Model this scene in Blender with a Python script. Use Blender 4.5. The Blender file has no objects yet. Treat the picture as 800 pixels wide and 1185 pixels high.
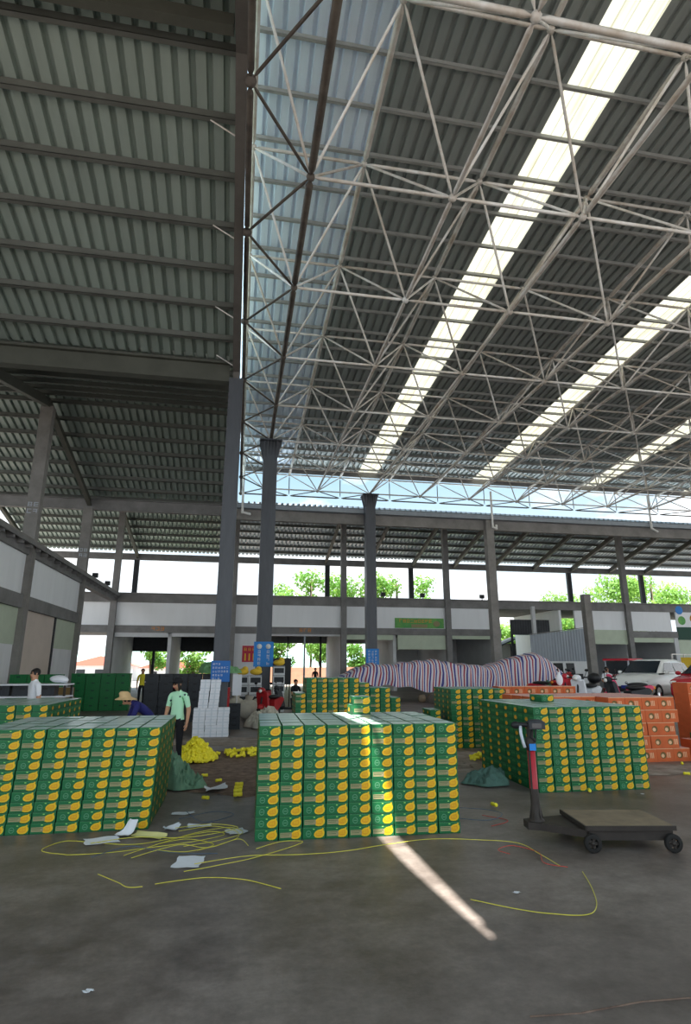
import bpy, bmesh, math, random
from mathutils import Vector, Matrix
random.seed(7)
PI = math.pi
sc = bpy.context.scene
COL = sc.collection

# ------------------------------------------------------------------ materials
def lin(c):
    return tuple((v / 12.92 if v <= 0.04045 else ((v + 0.055) / 1.055) ** 2.4) for v in (x / 255.0 for x in c))

def mat(name, rgb, rough=0.6, metal=0.0, noise=0.0, nscale=3.0, spec=0.4, rgb2=None, bump=0.0, stretch=(1, 1, 1), emit=0):
    m = bpy.data.materials.new(name)
    m.use_nodes = True
    nt = m.node_tree
    b = nt.nodes['Principled BSDF']
    b.inputs['Roughness'].default_value = rough
    b.inputs['Metallic'].default_value = metal
    b.inputs['Specular IOR Level'].default_value = spec
    c = lin(rgb)
    b.inputs['Base Color'].default_value = (*c, 1)
    if noise > 0 or rgb2:
        tc = nt.nodes.new('ShaderNodeTexCoord')
        mp = nt.nodes.new('ShaderNodeMapping')
        mp.inputs['Scale'].default_value = stretch
        nz = nt.nodes.new('ShaderNodeTexNoise')
        nz.inputs['Scale'].default_value = nscale
        nz.inputs['Detail'].default_value = 6
        nz.inputs['Roughness'].default_value = 0.65
        rp = nt.nodes.new('ShaderNodeValToRGB')
        rp.color_ramp.elements[0].position = 0.32
        rp.color_ramp.elements[1].position = 0.68
        c2 = lin(rgb2) if rgb2 else tuple(max(0, v * (1 - noise)) for v in c)
        rp.color_ramp.elements[0].color = (*c2, 1)
        rp.color_ramp.elements[1].color = (*c, 1)
        nt.links.new(tc.outputs['Object'], mp.inputs['Vector'])
        nt.links.new(mp.outputs['Vector'], nz.inputs['Vector'])
        nt.links.new(nz.outputs['Fac'], rp.inputs['Fac'])
        nt.links.new(rp.outputs['Color'], b.inputs['Base Color'])
        if bump:
            bp = nt.nodes.new('ShaderNodeBump')
            bp.inputs['Strength'].default_value = bump
            nt.links.new(nz.outputs['Fac'], bp.inputs['Height'])
            nt.links.new(bp.outputs['Normal'], b.inputs['Normal'])
    return m

M = {}
def mk(k, *a, **kw):
    M[k] = mat(k, *a, **kw)

mk('steel', (84, 87, 93), 0.45, 0.15, noise=0.25, nscale=1.5, stretch=(3, 3, .6))
mk('concrete', (148, 145, 141), 0.85, noise=0.35, nscale=1.2)
mk('beam', (140, 139, 138), 0.8, noise=0.35, nscale=1.0)
mk('girder', (84, 86, 78), 0.7, noise=0.3, nscale=1.0)
mk('brownsteel', (100, 96, 92), 0.6, noise=0.3, nscale=2)
mk('purlin', (152, 153, 150), 0.7, noise=0.25, nscale=1.2)
mk('rearsheet', (204, 214, 222), 0.4, 0.2, noise=0.12, nscale=.8, stretch=(3, .3, 1))
mk('wingpurlin', (104, 107, 102), 0.7, noise=0.25, nscale=1.2)
mk('wingsheet', (160, 174, 167), 0.45, 0.25, noise=0.18, nscale=.8, stretch=(3, .3, 1))
mk('hallsheet', (152, 160, 158), 0.45, 0.25, noise=0.22, nscale=.7, stretch=(3, .3, 1))
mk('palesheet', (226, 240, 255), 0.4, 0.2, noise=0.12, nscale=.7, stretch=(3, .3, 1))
mk('pipe', (208, 207, 204), 0.5, 0.1, rgb2=(168, 154, 138), nscale=1.6)
mk('pipewhite', (232, 232, 232), 0.5, 0.1, rgb2=(196, 186, 172), nscale=1.6)
mk('piperust', (100, 92, 84), 0.65, 0.1, rgb2=(62, 57, 54), nscale=2)
mk('white', (232, 234, 236), 0.7, noise=0.12, nscale=.9, stretch=(2, 2, .5))
mk('panel', (244, 247, 250), 0.6, noise=0.07, nscale=.7, stretch=(2, 2, .35))
mk('beige', (214, 200, 188), 0.75, noise=0.10, nscale=1)
mk('shutter', (196, 208, 186), 0.6, noise=0.1, nscale=2)
mk('darkroom', (92, 96, 102), 0.9, noise=0.2)
mk('plain', (214, 216, 218), 0.8, noise=0.15, nscale=.8)
mk('greysheet', (150, 158, 166), 0.5, 0.2, noise=0.15, nscale=1, stretch=(3, 3, .4))
mk('brick', (196, 142, 118), 0.9, noise=0.25, nscale=2)
mk('earth', (150, 149, 143), 0.95, noise=0.3, nscale=.4)
mk('pvc', (225, 225, 222), 0.45)
mk('black', (26, 27, 30), 0.5)
mk('darkgrey', (52, 55, 60), 0.6, noise=0.3)
mk('rubber', (30, 29, 28), 0.8)
mk('signblue', (36, 132, 214), 0.5)
mk('signblue_dark', (28, 104, 182), 0.5)
mk('paper', (226, 230, 238), 0.8, noise=0.06, nscale=8)
mk('paperyellow', (222, 218, 150), 0.8, noise=0.1, nscale=8)
mk('ink', (60, 62, 70), 0.8)
mk('red', (186, 40, 44), 0.4, noise=0.2)
mk('redplastic', (200, 44, 62), 0.3)
mk('poster', (190, 46, 70), 0.6)
mk('gold', (236, 196, 60), 0.6)
mk('orange', (216, 106, 58), 0.75, noise=0.18, nscale=4)
mk('orange_top', (232, 176, 168), 0.6, noise=0.12, nscale=3)
mk('orange_dark', (120, 96, 56), 0.8)
mk('orange_pale', (236, 190, 150), 0.8)
mk('c_green', (14, 104, 58), 0.5, noise=0.12, nscale=6)
mk('c_top', (202, 230, 222), 0.22, spec=.7, noise=0.14, nscale=4)
mk('c_side', (52, 124, 74), 0.5, noise=0.12, nscale=6)
mk('c_yellow', (226, 182, 28), 0.5)
mk('c_orange', (218, 156, 22), 0.5)
mk('c_label', (150, 142, 104), 0.7)
mk('c_seal', (86, 138, 104), 0.6)
mk('c_dark', (8, 84, 46), 0.5)
mk('c_lime', (150, 214, 110), 0.5)
mk('crate_green', (26, 124, 66), 0.45, noise=0.15)
mk('crate_black', (48, 52, 58), 0.5, noise=0.25)
mk('foam', (240, 242, 248), 0.7, noise=0.06, nscale=5)
mk('foam_tape', (216, 222, 230), 0.4)
mk('tape', (196, 204, 214), 0.4)
mk('net_green', (120, 170, 118), 0.7, noise=0.3, nscale=9)
mk('canvas', (88, 122, 112), 0.8, noise=0.35, nscale=5, bump=.2)
mk('canvas_light', (118, 160, 132), 0.7, noise=0.3, nscale=6, bump=.2)
mk('sack', (206, 200, 184), 0.85, noise=0.2, nscale=5, bump=.2)
mk('debris', (170, 158, 148), 0.9, rgb2=(118, 104, 94), nscale=3)
mk('mulch', (138, 116, 102), 0.9, rgb2=(84, 68, 60), nscale=7, bump=.5)
mk('strap', (204, 198, 74), 0.45)
mk('strap_blue', (74, 96, 120), 0.5)
mk('strap_red', (188, 72, 62), 0.5)
mk('yellow', (255, 240, 60), 0.6, noise=0.12, nscale=9)
mk('wood', (128, 108, 84), 0.85, noise=0.35, nscale=3, stretch=(1, 5, 1))
mk('deckplate', (142, 126, 104), 0.75, noise=0.35, nscale=4)
mk('iron', (62, 56, 52), 0.6, 0.3, noise=0.3, nscale=6)
mk('scalered', (176, 36, 48), 0.4, noise=0.2)
mk('skin', (196, 146, 116), 0.55)
mk('hair', (28, 24, 24), 0.55)
mk('black_cloth', (26, 26, 30), 0.9)
mk('mint', (182, 234, 196), 0.85, noise=0.06)
mk('navy', (42, 44, 110), 0.85, noise=0.2)
mk('whiteshirt', (236, 238, 244), 0.85)
mk('khaki', (176, 158, 120), 0.85)
mk('yellowshirt', (228, 214, 60), 0.85)
mk('purple', (120, 34, 82), 0.7)
mk('straw', (222, 188, 138), 0.85, noise=0.15, nscale=12)
mk('carwhite', (240, 242, 240), 0.2, spec=.6)
mk('carred', (196, 28, 46), 0.2, spec=.6)
mk('glass', (40, 50, 60), 0.08, spec=.8)
mk('chrome', (210, 212, 214), 0.2, 0.9)
mk('plate', (30, 50, 140), 0.4)
mk('lamp', (240, 240, 236), 0.15)
mk('amber', (236, 150, 40), 0.3)
mk('pink', (222, 70, 110), 0.35)
mk('clothgreen', (60, 130, 80), 0.8, noise=0.3, nscale=6)
mk('jar', (150, 130, 108), 0.6, noise=0.3)
mk('leaf', (96, 146, 60), 0.65, rgb2=(54, 100, 36), nscale=.9)
mk('leaf2', (126, 166, 84), 0.65, rgb2=(78, 122, 52), nscale=.9)
mk('bark', (96, 84, 70), 0.9, noise=0.3)
mk('rooftile', (198, 112, 96), 0.8)
mk('hill', (150, 178, 176), 0.9, noise=0.15, nscale=.05)
mk('banner_green', (66, 150, 84), 0.6, rgb2=(120, 180, 90), nscale=1.2)
mk('banner_orange', (236, 150, 50), 0.6)
mk('signgreen', (34, 120, 74), 0.6)
mk('darkgreen', (20, 70, 54), 0.6)

for k in ('leaf', 'leaf2'):     # leaves let light through
    nt = M[k].node_tree
    b = nt.nodes['Principled BSDF']
    tr = nt.nodes.new('ShaderNodeBsdfTranslucent')
    tr.inputs['Color'].default_value = (*lin((150, 186, 86)), 1)
    mx = nt.nodes.new('ShaderNodeMixShader'); mx.inputs[0].default_value = 0.45
    out = nt.nodes['Material Output']
    nt.links.new(b.outputs[0], mx.inputs[1]); nt.links.new(tr.outputs[0], mx.inputs[2])
    nt.links.new(mx.outputs[0], out.inputs['Surface'])

def skylight_material():
    m = bpy.data.materials.new('skylight_fibreglass'); m.use_nodes = True
    nt = m.node_tree; nt.nodes.clear()
    out = nt.nodes.new('ShaderNodeOutputMaterial')
    tr = nt.nodes.new('ShaderNodeBsdfTranslucent'); df = nt.nodes.new('ShaderNodeBsdfDiffuse')
    tc = nt.nodes.new('ShaderNodeTexCoord'); mp = nt.nodes.new('ShaderNodeMapping')
    mp.inputs['Scale'].default_value = (4, .35, 1)
    nz = nt.nodes.new('ShaderNodeTexNoise'); nz.inputs['Scale'].default_value = 1.3; nz.inputs['Detail'].default_value = 5
    rp = nt.nodes.new('ShaderNodeValToRGB')
    rp.color_ramp.elements[0].position = .3; rp.color_ramp.elements[0].color = (*lin((134, 131, 112)), 1)
    rp.color_ramp.elements[1].position = .6; rp.color_ramp.elements[1].color = (*lin((150, 150, 140)), 1)
    nt.links.new(tc.outputs['Object'], mp.inputs[0]); nt.links.new(mp.outputs[0], nz.inputs['Vector'])
    nt.links.new(nz.outputs['Fac'], rp.inputs['Fac'])
    nt.links.new(rp.outputs[0], tr.inputs['Color']); nt.links.new(rp.outputs[0], df.inputs['Color'])
    mx = nt.nodes.new('ShaderNodeMixShader'); mx.inputs[0].default_value = .35
    nt.links.new(tr.outputs[0], mx.inputs[1]); nt.links.new(df.outputs[0], mx.inputs[2])
    nt.links.new(mx.outputs[0], out.inputs['Surface'])
    return m
M['skylight'] = skylight_material()

def floor_material():
    m = bpy.data.materials.new('worn_concrete'); m.use_nodes = True
    nt = m.node_tree; b = nt.nodes['Principled BSDF']
    tc = nt.nodes.new('ShaderNodeTexCoord')
    def noise(scale, detail, rough, stretch=(1, 1, 1)):
        mp = nt.nodes.new('ShaderNodeMapping'); mp.inputs['Scale'].default_value = stretch
        n = nt.nodes.new('ShaderNodeTexNoise'); n.inputs['Scale'].default_value = scale
        n.inputs['Detail'].default_value = detail; n.inputs['Roughness'].default_value = rough
        nt.links.new(tc.outputs['Object'], mp.inputs[0]); nt.links.new(mp.outputs[0], n.inputs['Vector'])
        return n
    n1 = noise(.45, 7, .6); n2 = noise(1.5, 10, .74, (1, 1.3, 1)); n3 = noise(14, 8, .75)
    r1 = nt.nodes.new('ShaderNodeValToRGB')
    r1.color_ramp.elements[0].position = .33; r1.color_ramp.elements[0].color = (*lin((106, 98, 94)), 1)
    r1.color_ramp.elements[1].position = .7; r1.color_ramp.elements[1].color = (*lin((146, 137, 131)), 1)
    r2 = nt.nodes.new('ShaderNodeValToRGB')
    r2.color_ramp.elements[0].position = .34; r2.color_ramp.elements[0].color = (.5, .47, .46, 1)
    r2.color_ramp.elements[1].position = .6; r2.color_ramp.elements[1].color = (1.06, 1.05, 1.04, 1)
    r3 = nt.nodes.new('ShaderNodeValToRGB')
    r3.color_ramp.elements[0].position = .3; r3.color_ramp.elements[0].color = (.74, .73, .72, 1)
    r3.color_ramp.elements[1].position = .75; r3.color_ramp.elements[1].color = (1.12, 1.12, 1.12, 1)
    nt.links.new(n1.outputs['Fac'], r1.inputs[0]); nt.links.new(n2.outputs['Fac'], r2.inputs[0]); nt.links.new(n3.outputs['Fac'], r3.inputs[0])
    def mul(a, c):
        x = nt.nodes.new('ShaderNodeMix'); x.data_type = 'RGBA'; x.blend_type = 'MULTIPLY'; x.inputs[0].default_value = 1
        nt.links.new(a, x.inputs[6]); nt.links.new(c, x.inputs[7]); return x.outputs[2]
    c = mul(mul(r1.outputs[0], r2.outputs[0]), r3.outputs[0])
    nt.links.new(c, b.inputs['Base Color'])
    rr = nt.nodes.new('ShaderNodeMapRange'); rr.inputs[3].default_value = .34; rr.inputs[4].default_value = .62
    nt.links.new(n2.outputs['Fac'], rr.inputs[0]); nt.links.new(rr.outputs[0], b.inputs['Roughness'])
    b.inputs['Specular IOR Level'].default_value = .5
    bp = nt.nodes.new('ShaderNodeBump'); bp.inputs['Strength'].default_value = .12; bp.inputs['Distance'].default_value = .02
    nt.links.new(n2.outputs['Fac'], bp.inputs['Height']); nt.links.new(bp.outputs[0], b.inputs['Normal'])
    return m
M['floor'] = floor_material()

def striped_material(name='striped_tarpaulin'):
    m = bpy.data.materials.new(name); m.use_nodes = True
    nt = m.node_tree; b = nt.nodes['Principled BSDF']; b.inputs['Roughness'].default_value = .55
    uv = nt.nodes.new('ShaderNodeUVMap'); sep = nt.nodes.new('ShaderNodeSeparateXYZ')
    nt.links.new(uv.outputs[0], sep.inputs[0])
    fr = nt.nodes.new('ShaderNodeMath'); fr.operation = 'FRACT'
    nt.links.new(sep.outputs[0], fr.inputs[0])
    rp = nt.nodes.new('ShaderNodeValToRGB'); rp.color_ramp.interpolation = 'CONSTANT'
    els = [(0, (232, 226, 232)), (.2, (176, 62, 84)), (.42, (236, 230, 234)), (.62, (62, 64, 150)), (.86, (226, 220, 230))]
    e = rp.color_ramp.elements
    e[0].position, e[0].color = 0, (*lin(els[0][1]), 1)
    e[1].position, e[1].color = els[1][0], (*lin(els[1][1]), 1)
    for p, c in els[2:]:
        k = e.new(p); k.color = (*lin(c), 1)
    nt.links.new(fr.outputs[0], rp.inputs[0]); nt.links.new(rp.outputs[0], b.inputs['Base Color'])
    return m
M['striped'] = striped_material()

def spotted_shirt():
    m = bpy.data.materials.new('mint_printed_cotton'); m.use_nodes = True
    nt = m.node_tree; b = nt.nodes['Principled BSDF']; b.inputs['Roughness'].default_value = .85
    tc = nt.nodes.new('ShaderNodeTexCoord'); v = nt.nodes.new('ShaderNodeTexVoronoi'); v.inputs['Scale'].default_value = 9.5
    nz = nt.nodes.new('ShaderNodeTexNoise'); nz.inputs['Scale'].default_value = 30
    ad = nt.nodes.new('ShaderNodeMath'); ad.operation = 'MULTIPLY_ADD'; ad.inputs[1].default_value = .28
    rp = nt.nodes.new('ShaderNodeValToRGB')
    rp.color_ramp.elements[0].position = .33; rp.color_ramp.elements[0].color = (*lin((34, 70, 66)), 1)
    rp.color_ramp.elements[1].position = .37; rp.color_ramp.elements[1].color = (*lin((184, 236, 198)), 1)
    nt.links.new(tc.outputs['Object'], v.inputs['Vector']); nt.links.new(tc.outputs['Object'], nz.inputs['Vector'])
    nt.links.new(nz.outputs['Fac'], ad.inputs[0]); nt.links.new(v.outputs['Distance'], ad.inputs[2])
    nt.links.new(ad.outputs[0], rp.inputs[0]); nt.links.new(rp.outputs[0], b.inputs['Base Color'])
    return m
M['shirtprint'] = spotted_shirt()

# ------------------------------------------------------------------ mesh builder
class MB:
    def __init__(s):
        s.v = []; s.f = []; s.mi = []; s.sm = []; s.uv = None
    def add(s, vs, fs, mi=0, smooth=False):
        b = len(s.v); s.v += [tuple(p) for p in vs]
        for f in fs:
            s.f.append(tuple(b + i for i in f)); s.mi.append(mi); s.sm.append(smooth)
    def box(s, x0, x1, y0, y1, z0, z1, mi=0):
        vs = [(x, y, z) for z in (z0, z1) for y in (y0, y1) for x in (x0, x1)]
        s.add(vs, [(0, 2, 3, 1), (4, 5, 7, 6), (0, 1, 5, 4), (2, 6, 7, 3), (0, 4, 6, 2), (1, 3, 7, 5)], mi)
    def obox(s, p, q, w, h, mi=0, up=(0, 0, 1)):
        """bar from p to q, width w across, height h along up"""
        p = Vector(p); q = Vector(q); d = (q - p).normalized(); u = Vector(up)
        a = d.cross(u)
        if a.length < 1e-5: a = d.cross(Vector((0, 1, 0)))
        a.normalize(); b = a.cross(d).normalized()
        vs = []
        for c in (p, q):
            for i, j in ((-1, -1), (1, -1), (1, 1), (-1, 1)):
                vs.append(c + a * (i * w / 2) + b * (j * h / 2))
        s.add(vs, [(0, 1, 2, 3), (7, 6, 5, 4), (0, 4, 5, 1), (1, 5, 6, 2), (2, 6, 7, 3), (3, 7, 4, 0)], mi)
    def tube(s, p, q, r, n=8, r2=None, mi=0, cap=True, smooth=True):
        p = Vector(p); q = Vector(q); d = (q - p).normalized()
        a = d.cross(Vector((0, 0, 1)))
        if a.length < 1e-4: a = d.cross(Vector((0, 1, 0)))
        a.normalize(); b = d.cross(a); r2 = r if r2 is None else r2
        vs = [c + (a * math.cos(2 * PI * i / n) + b * math.sin(2 * PI * i / n)) * rr for c, rr in ((p, r), (q, r2)) for i in range(n)]
        fs = [(i, (i + 1) % n, n + (i + 1) % n, n + i) for i in range(n)]
        s.add(vs, fs, mi, smooth)
        if cap:
            s.add(vs[:n], [tuple(range(n - 1, -1, -1))], mi); s.add(vs[n:], [tuple(range(n))], mi)
    def path(s, pts, r, n=6, mi=0):
        pts = [Vector(p) for p in pts]; vs = []; k = len(pts)
        for i, p in enumerate(pts):
            d = (pts[min(i + 1, k - 1)] - pts[max(i - 1, 0)]).normalized()
            a = d.cross(Vector((0, 0, 1)))
            if a.length < 1e-4: a = d.cross(Vector((0, 1, 0)))
            a.normalize(); b = d.cross(a)
            vs += [p + (a * math.cos(2 * PI * j / n) + b * math.sin(2 * PI * j / n)) * r for j in range(n)]
        fs = [(i * n + j, i * n + (j + 1) % n, (i + 1) * n + (j + 1) % n, (i + 1) * n + j) for i in range(k - 1) for j in range(n)]
        fs += [tuple(range(n - 1, -1, -1)), tuple((k - 1) * n + j for j in range(n))]
        s.add(vs, fs, mi, True)
    def ball(s, c, r, n=10, m=6, mi=0, sq=(1, 1, 1)):
        c = Vector(c); vs = []; fs = []
        for i in range(m + 1):
            t = PI * i / m
            for j in range(n):
                a = 2 * PI * j / n
                vs.append(c + Vector((r * sq[0] * math.sin(t) * math.cos(a), r * sq[1] * math.sin(t) * math.sin(a), r * sq[2] * math.cos(t))))
        for i in range(m):
            for j in range(n):
                fs.append((i * n + j, (i + 1) * n + j, (i + 1) * n + (j + 1) % n, i * n + (j + 1) % n))
        s.add(vs, fs, mi, True)
    def disc(s, c, r, n=24, mi=0):
        s.add([(c[0] + r * math.cos(2 * PI * i / n), c[1], c[2] + r * math.sin(2 * PI * i / n)) for i in range(n)], [tuple(range(n))], mi)
    def lathe(s, prof, n=16, c=(0, 0, 0), axis='z', mi=0):
        vs = []; k = len(prof)
        for r, h in prof:
            for j in range(n):
                a = 2 * PI * j / n; x, y = r * math.cos(a), r * math.sin(a)
                p = (x, y, h) if axis == 'z' else ((x, h, y) if axis == 'y' else (h, x, y))
                vs.append((p[0] + c[0], p[1] + c[1], p[2] + c[2]))
        fs = [(i * n + j, i * n + (j + 1) % n, (i + 1) * n + (j + 1) % n, (i + 1) * n + j) for i in range(k - 1) for j in range(n)]
        s.add(vs, fs, mi, True)
    def prism(s, poly, y0, y1, mi=0, smooth=False):
        """poly of (x,z) extruded along y"""
        n = len(poly)
        vs = [(x, y0, z) for x, z in poly] + [(x, y1, z) for x, z in poly]
        s.add(vs, [tuple(range(n)), tuple(range(2 * n - 1, n - 1, -1))], mi)
        s.add(vs, [(i, n + i, n + (i + 1) % n, (i + 1) % n) for i in range(n)], mi, smooth)
    def mesh(s, name, mats):
        me = bpy.data.meshes.new(name)
        me.from_pydata(s.v, [], s.f)
        for k in mats: me.materials.append(M[k])
        me.polygons.foreach_set('material_index', s.mi)
        me.polygons.foreach_set('use_smooth', s.sm)
        if s.uv is not None:
            l = me.uv_layers.new(name='UVMap')
            for lp in me.loops: l.data[lp.index].uv = s.uv[lp.vertex_index]
        me.update()
        return me
    def build(s, name, mats, parent=None, loc=(0, 0, 0), rz=0.0, fix=True):
        if isinstance(mats, str): mats = [mats]
        me = s.mesh(name, mats)
        if fix:
            bm = bmesh.new(); bm.from_mesh(me); bmesh.ops.recalc_face_normals(bm, faces=bm.faces); bm.to_mesh(me); bm.free()
        return link(name, me, parent, loc, rz)

def link(name, me, parent=None, loc=(0, 0, 0), rz=0.0):
    o = bpy.data.objects.new(name, me); COL.objects.link(o)
    o.location = loc; o.rotation_euler = (0, 0, rz)
    if parent is not None: o.parent = parent
    return o

def tag(o, label, cat, group=None, kind=None):
    o['label'] = label; o['category'] = cat
    if group: o['group'] = group
    if kind: o['kind'] = kind
    return o

def thing(name, label, cat, loc=(0, 0, 0), rz=0.0, group=None, kind=None):
    o = bpy.data.objects.new(name, None); COL.objects.link(o)
    o.location = loc; o.rotation_euler = (0, 0, rz); o.empty_display_size = .1
    return tag(o, label, cat, group, kind)

KIDS = {}
def dup(root, loc, rz=0.0, label=None, group=None, scale=None):
    kids = {}
    for o in COL.objects:
        if o.parent is not None: kids.setdefault(o.parent.name, []).append(o)
    def rec(o, par):
        c = o.copy(); COL.objects.link(c)
        if par is not None: c.parent = par
        for ch in kids.get(o.name, []): rec(ch, c)
        return c
    r = rec(root, None)
    r.location = loc; r.rotation_euler = (0, 0, rz)
    if label: r['label'] = label
    if group: r['group'] = group
    if scale: r.scale = scale
    return r

ORD = ['zeroth', 'first', 'second', 'third', 'fourth', 'fifth', 'sixth', 'seventh', 'eighth', 'ninth', 'tenth', 'eleventh', 'twelfth', 'thirteenth', 'fourteenth', 'fifteenth', 'sixteenth']
# ------------------------------------------------------------------ camera, sky, sun
cam_d = bpy.data.cameras.new('camera'); cam = bpy.data.objects.new('camera', cam_d); COL.objects.link(cam)
cam.location = (0, 0, 1.8)
cam_d.sensor_fit = 'VERTICAL'; cam_d.sensor_height = 24.0; cam_d.lens = 24.0 * 668 / 1185
cam_d.clip_start = .05; cam_d.clip_end = 2000
PITCH = math.atan(178.5 / 668); YAW = math.atan(126 / math.hypot(668, 178.5))
cam.rotation_euler = (PI / 2 + PITCH, 0, -YAW)
sc.camera = cam

SUN_DX, SUN_DY = .135, .25
sun_d = bpy.data.lights.new('sun', 'SUN'); sun_d.energy = 19.0; sun_d.angle = math.radians(.3); sun_d.color = (1, .965, .89)
sun = bpy.data.objects.new('sun', sun_d); COL.objects.link(sun)
sun.rotation_euler = Vector((SUN_DX, SUN_DY, -1)).to_track_quat('-Z', 'Y').to_euler()
sun.location = (-4, -8, 30)

w = bpy.data.worlds.new('sky'); sc.world = w; w.use_nodes = True
nt = w.node_tree; nt.nodes.clear()
out = nt.nodes.new('ShaderNodeOutputWorld'); bg = nt.nodes.new('ShaderNodeBackground')
tc = nt.nodes.new('ShaderNodeTexCoord'); mp = nt.nodes.new('ShaderNodeMapping'); mp.inputs['Scale'].default_value = (1, 1, 2.2)
mp.inputs['Location'].default_value = (.35, .1, .2)
nz = nt.nodes.new('ShaderNodeTexNoise'); nz.inputs['Scale'].default_value = 3.2; nz.inputs['Detail'].default_value = 7; nz.inputs['Roughness'].default_value = .55
sep = nt.nodes.new('ShaderNodeSeparateXYZ')
nt.links.new(tc.outputs['Generated'], mp.inputs[0]); nt.links.new(mp.outputs[0], nz.inputs['Vector'])
nt.links.new(tc.outputs['Generated'], sep.inputs[0])
alt = nt.nodes.new('ShaderNodeMapRange')                       # 0 at the horizon, 1 high up
alt.inputs[1].default_value = .10; alt.inputs[2].default_value = .42
nt.links.new(sep.outputs[2], alt.inputs[0])
blue = nt.nodes.new('ShaderNodeMix'); blue.data_type = 'RGBA'
blue.inputs[6].default_value = (.50, .56, .60, 1); blue.inputs[7].default_value = (.12, .285, .41, 1)
nt.links.new(alt.outputs[0], blue.inputs[0])
cl = nt.nodes.new('ShaderNodeValToRGB')
cl.color_ramp.elements[0].position = .46; cl.color_ramp.elements[0].color = (0, 0, 0, 1)
cl.color_ramp.elements[1].position = .60; cl.color_ramp.elements[1].color = (1, 1, 1, 1)
nt.links.new(nz.outputs['Fac'], cl.inputs[0])
skyc = nt.nodes.new('ShaderNodeMix'); skyc.data_type = 'RGBA'; skyc.inputs[7].default_value = (.86, .87, .875, 1)
nt.links.new(cl.outputs[0], skyc.inputs[0]); nt.links.new(blue.outputs[2], skyc.inputs[6])
# the sky is brightest behind the photographer, where the sun stands
back = nt.nodes.new('ShaderNodeMapRange'); back.inputs[1].default_value = .35; back.inputs[2].default_value = -.6
back.inputs[3].default_value = 2.05; back.inputs[4].default_value = 2.3
nt.links.new(sep.outputs[1], back.inputs[0])
nt.links.new(skyc.outputs[2], bg.inputs['Color']); nt.links.new(back.outputs[0], bg.inputs['Strength'])
nt.links.new(bg.outputs[0], out.inputs['Surface'])
vs = sc.view_settings
sc.display_settings.display_device = 'sRGB'
vs.view_transform = 'Standard'; vs.look = 'None'; vs.gamma = 1.0; vs.use_curve_mapping = False; vs.exposure = 0.18
sc.cycles.use_denoising = True
sc.cycles.max_bounces = 8; sc.cycles.diffuse_bounces = 5
sc.cycles.sample_clamp_indirect = 6

# ------------------------------------------------------------------ floor
mb = MB(); mb.box(-60, 80, -30, 58, -.3, 0)
tag(mb.build('floor', 'floor'), 'worn grey concrete market floor', 'floor', kind='structure')
mb = MB(); mb.box(-160, 200, 58, 260, -.3, -.02)
tag(mb.build('ground', 'earth'), 'dusty ground beyond the market hall', 'ground', kind='structure')
mb = MB(); mb.add([(9.6, 14.0, .002), (60, 14.0, .002), (60, 16.0, .45), (9.6, 16.0, .45), (9.6, 29, .45), (60, 29, .45), (9.6, 29.9, .002), (60, 29.9, .002)],
                  [(0, 1, 2, 3), (3, 2, 5, 4), (4, 5, 7, 6), (0, 3, 4, 6), (1, 7, 5, 2), (0, 6, 7, 1)])
tag(mb.build('floor_ramp', 'floor'), 'raised concrete parking apron of the hall', 'floor', kind='structure')

mb = MB(); mb.path([(1.62, 3.42, .001), (1.9, 3.4, .001), (2.3, 3.44, .001), (2.7, 3.42, .001), (3.4, 3.46, .001)], .006, 4)
tag(mb.build('floor_crack', 'mulch', fix=False), 'thin dark crack across the bare front floor', 'crack', kind='structure')

# ------------------------------------------------------------------ ribbed sheet roofs
def ribbed(mb, x0, x1, pitch, ends, depth=.12, phase=0.0):
    """ribs run along y between successive (y, z) ends; pans hang low, ribs rise"""
    prof = []; x = x0
    cuts = [(0, 0), (.60, 0), (.68, 1), (.92, 1)]
    k = math.floor((x0 - phase) / pitch)
    while True:
        base = phase + k * pitch
        if base >= x1: break
        for c, h in cuts:
            xx = base + c * pitch
            if x0 <= xx <= x1: prof.append((xx, h * depth))
        k += 1
    if prof[0][0] > x0 + 1e-4: prof.insert(0, (x0, prof[0][1] if prof[0][1] == 0 else 0))
    if prof[-1][0] < x1 - 1e-4: prof.append((x1, prof[-1][1]))
    n = len(prof)
    vs = [(x, y, z + h) for (y, z) in ends for (x, h) in prof]
    fs = [(r * n + i, r * n + i + 1, (r + 1) * n + i + 1, (r + 1) * n + i) for r in range(len(ends) - 1) for i in range(n - 1)]
    mb.add(vs, fs)

RIDGE_Z, VALLEY_Z = 13.75, 11.5
def wing_z(y):
    t = (y / 17.35) % 1.0
    return VALLEY_Z + (RIDGE_Z - VALLEY_Z) * (1 - abs(2 * t - 1))
SL = (RIDGE_Z - VALLEY_Z) / 8.675

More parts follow.
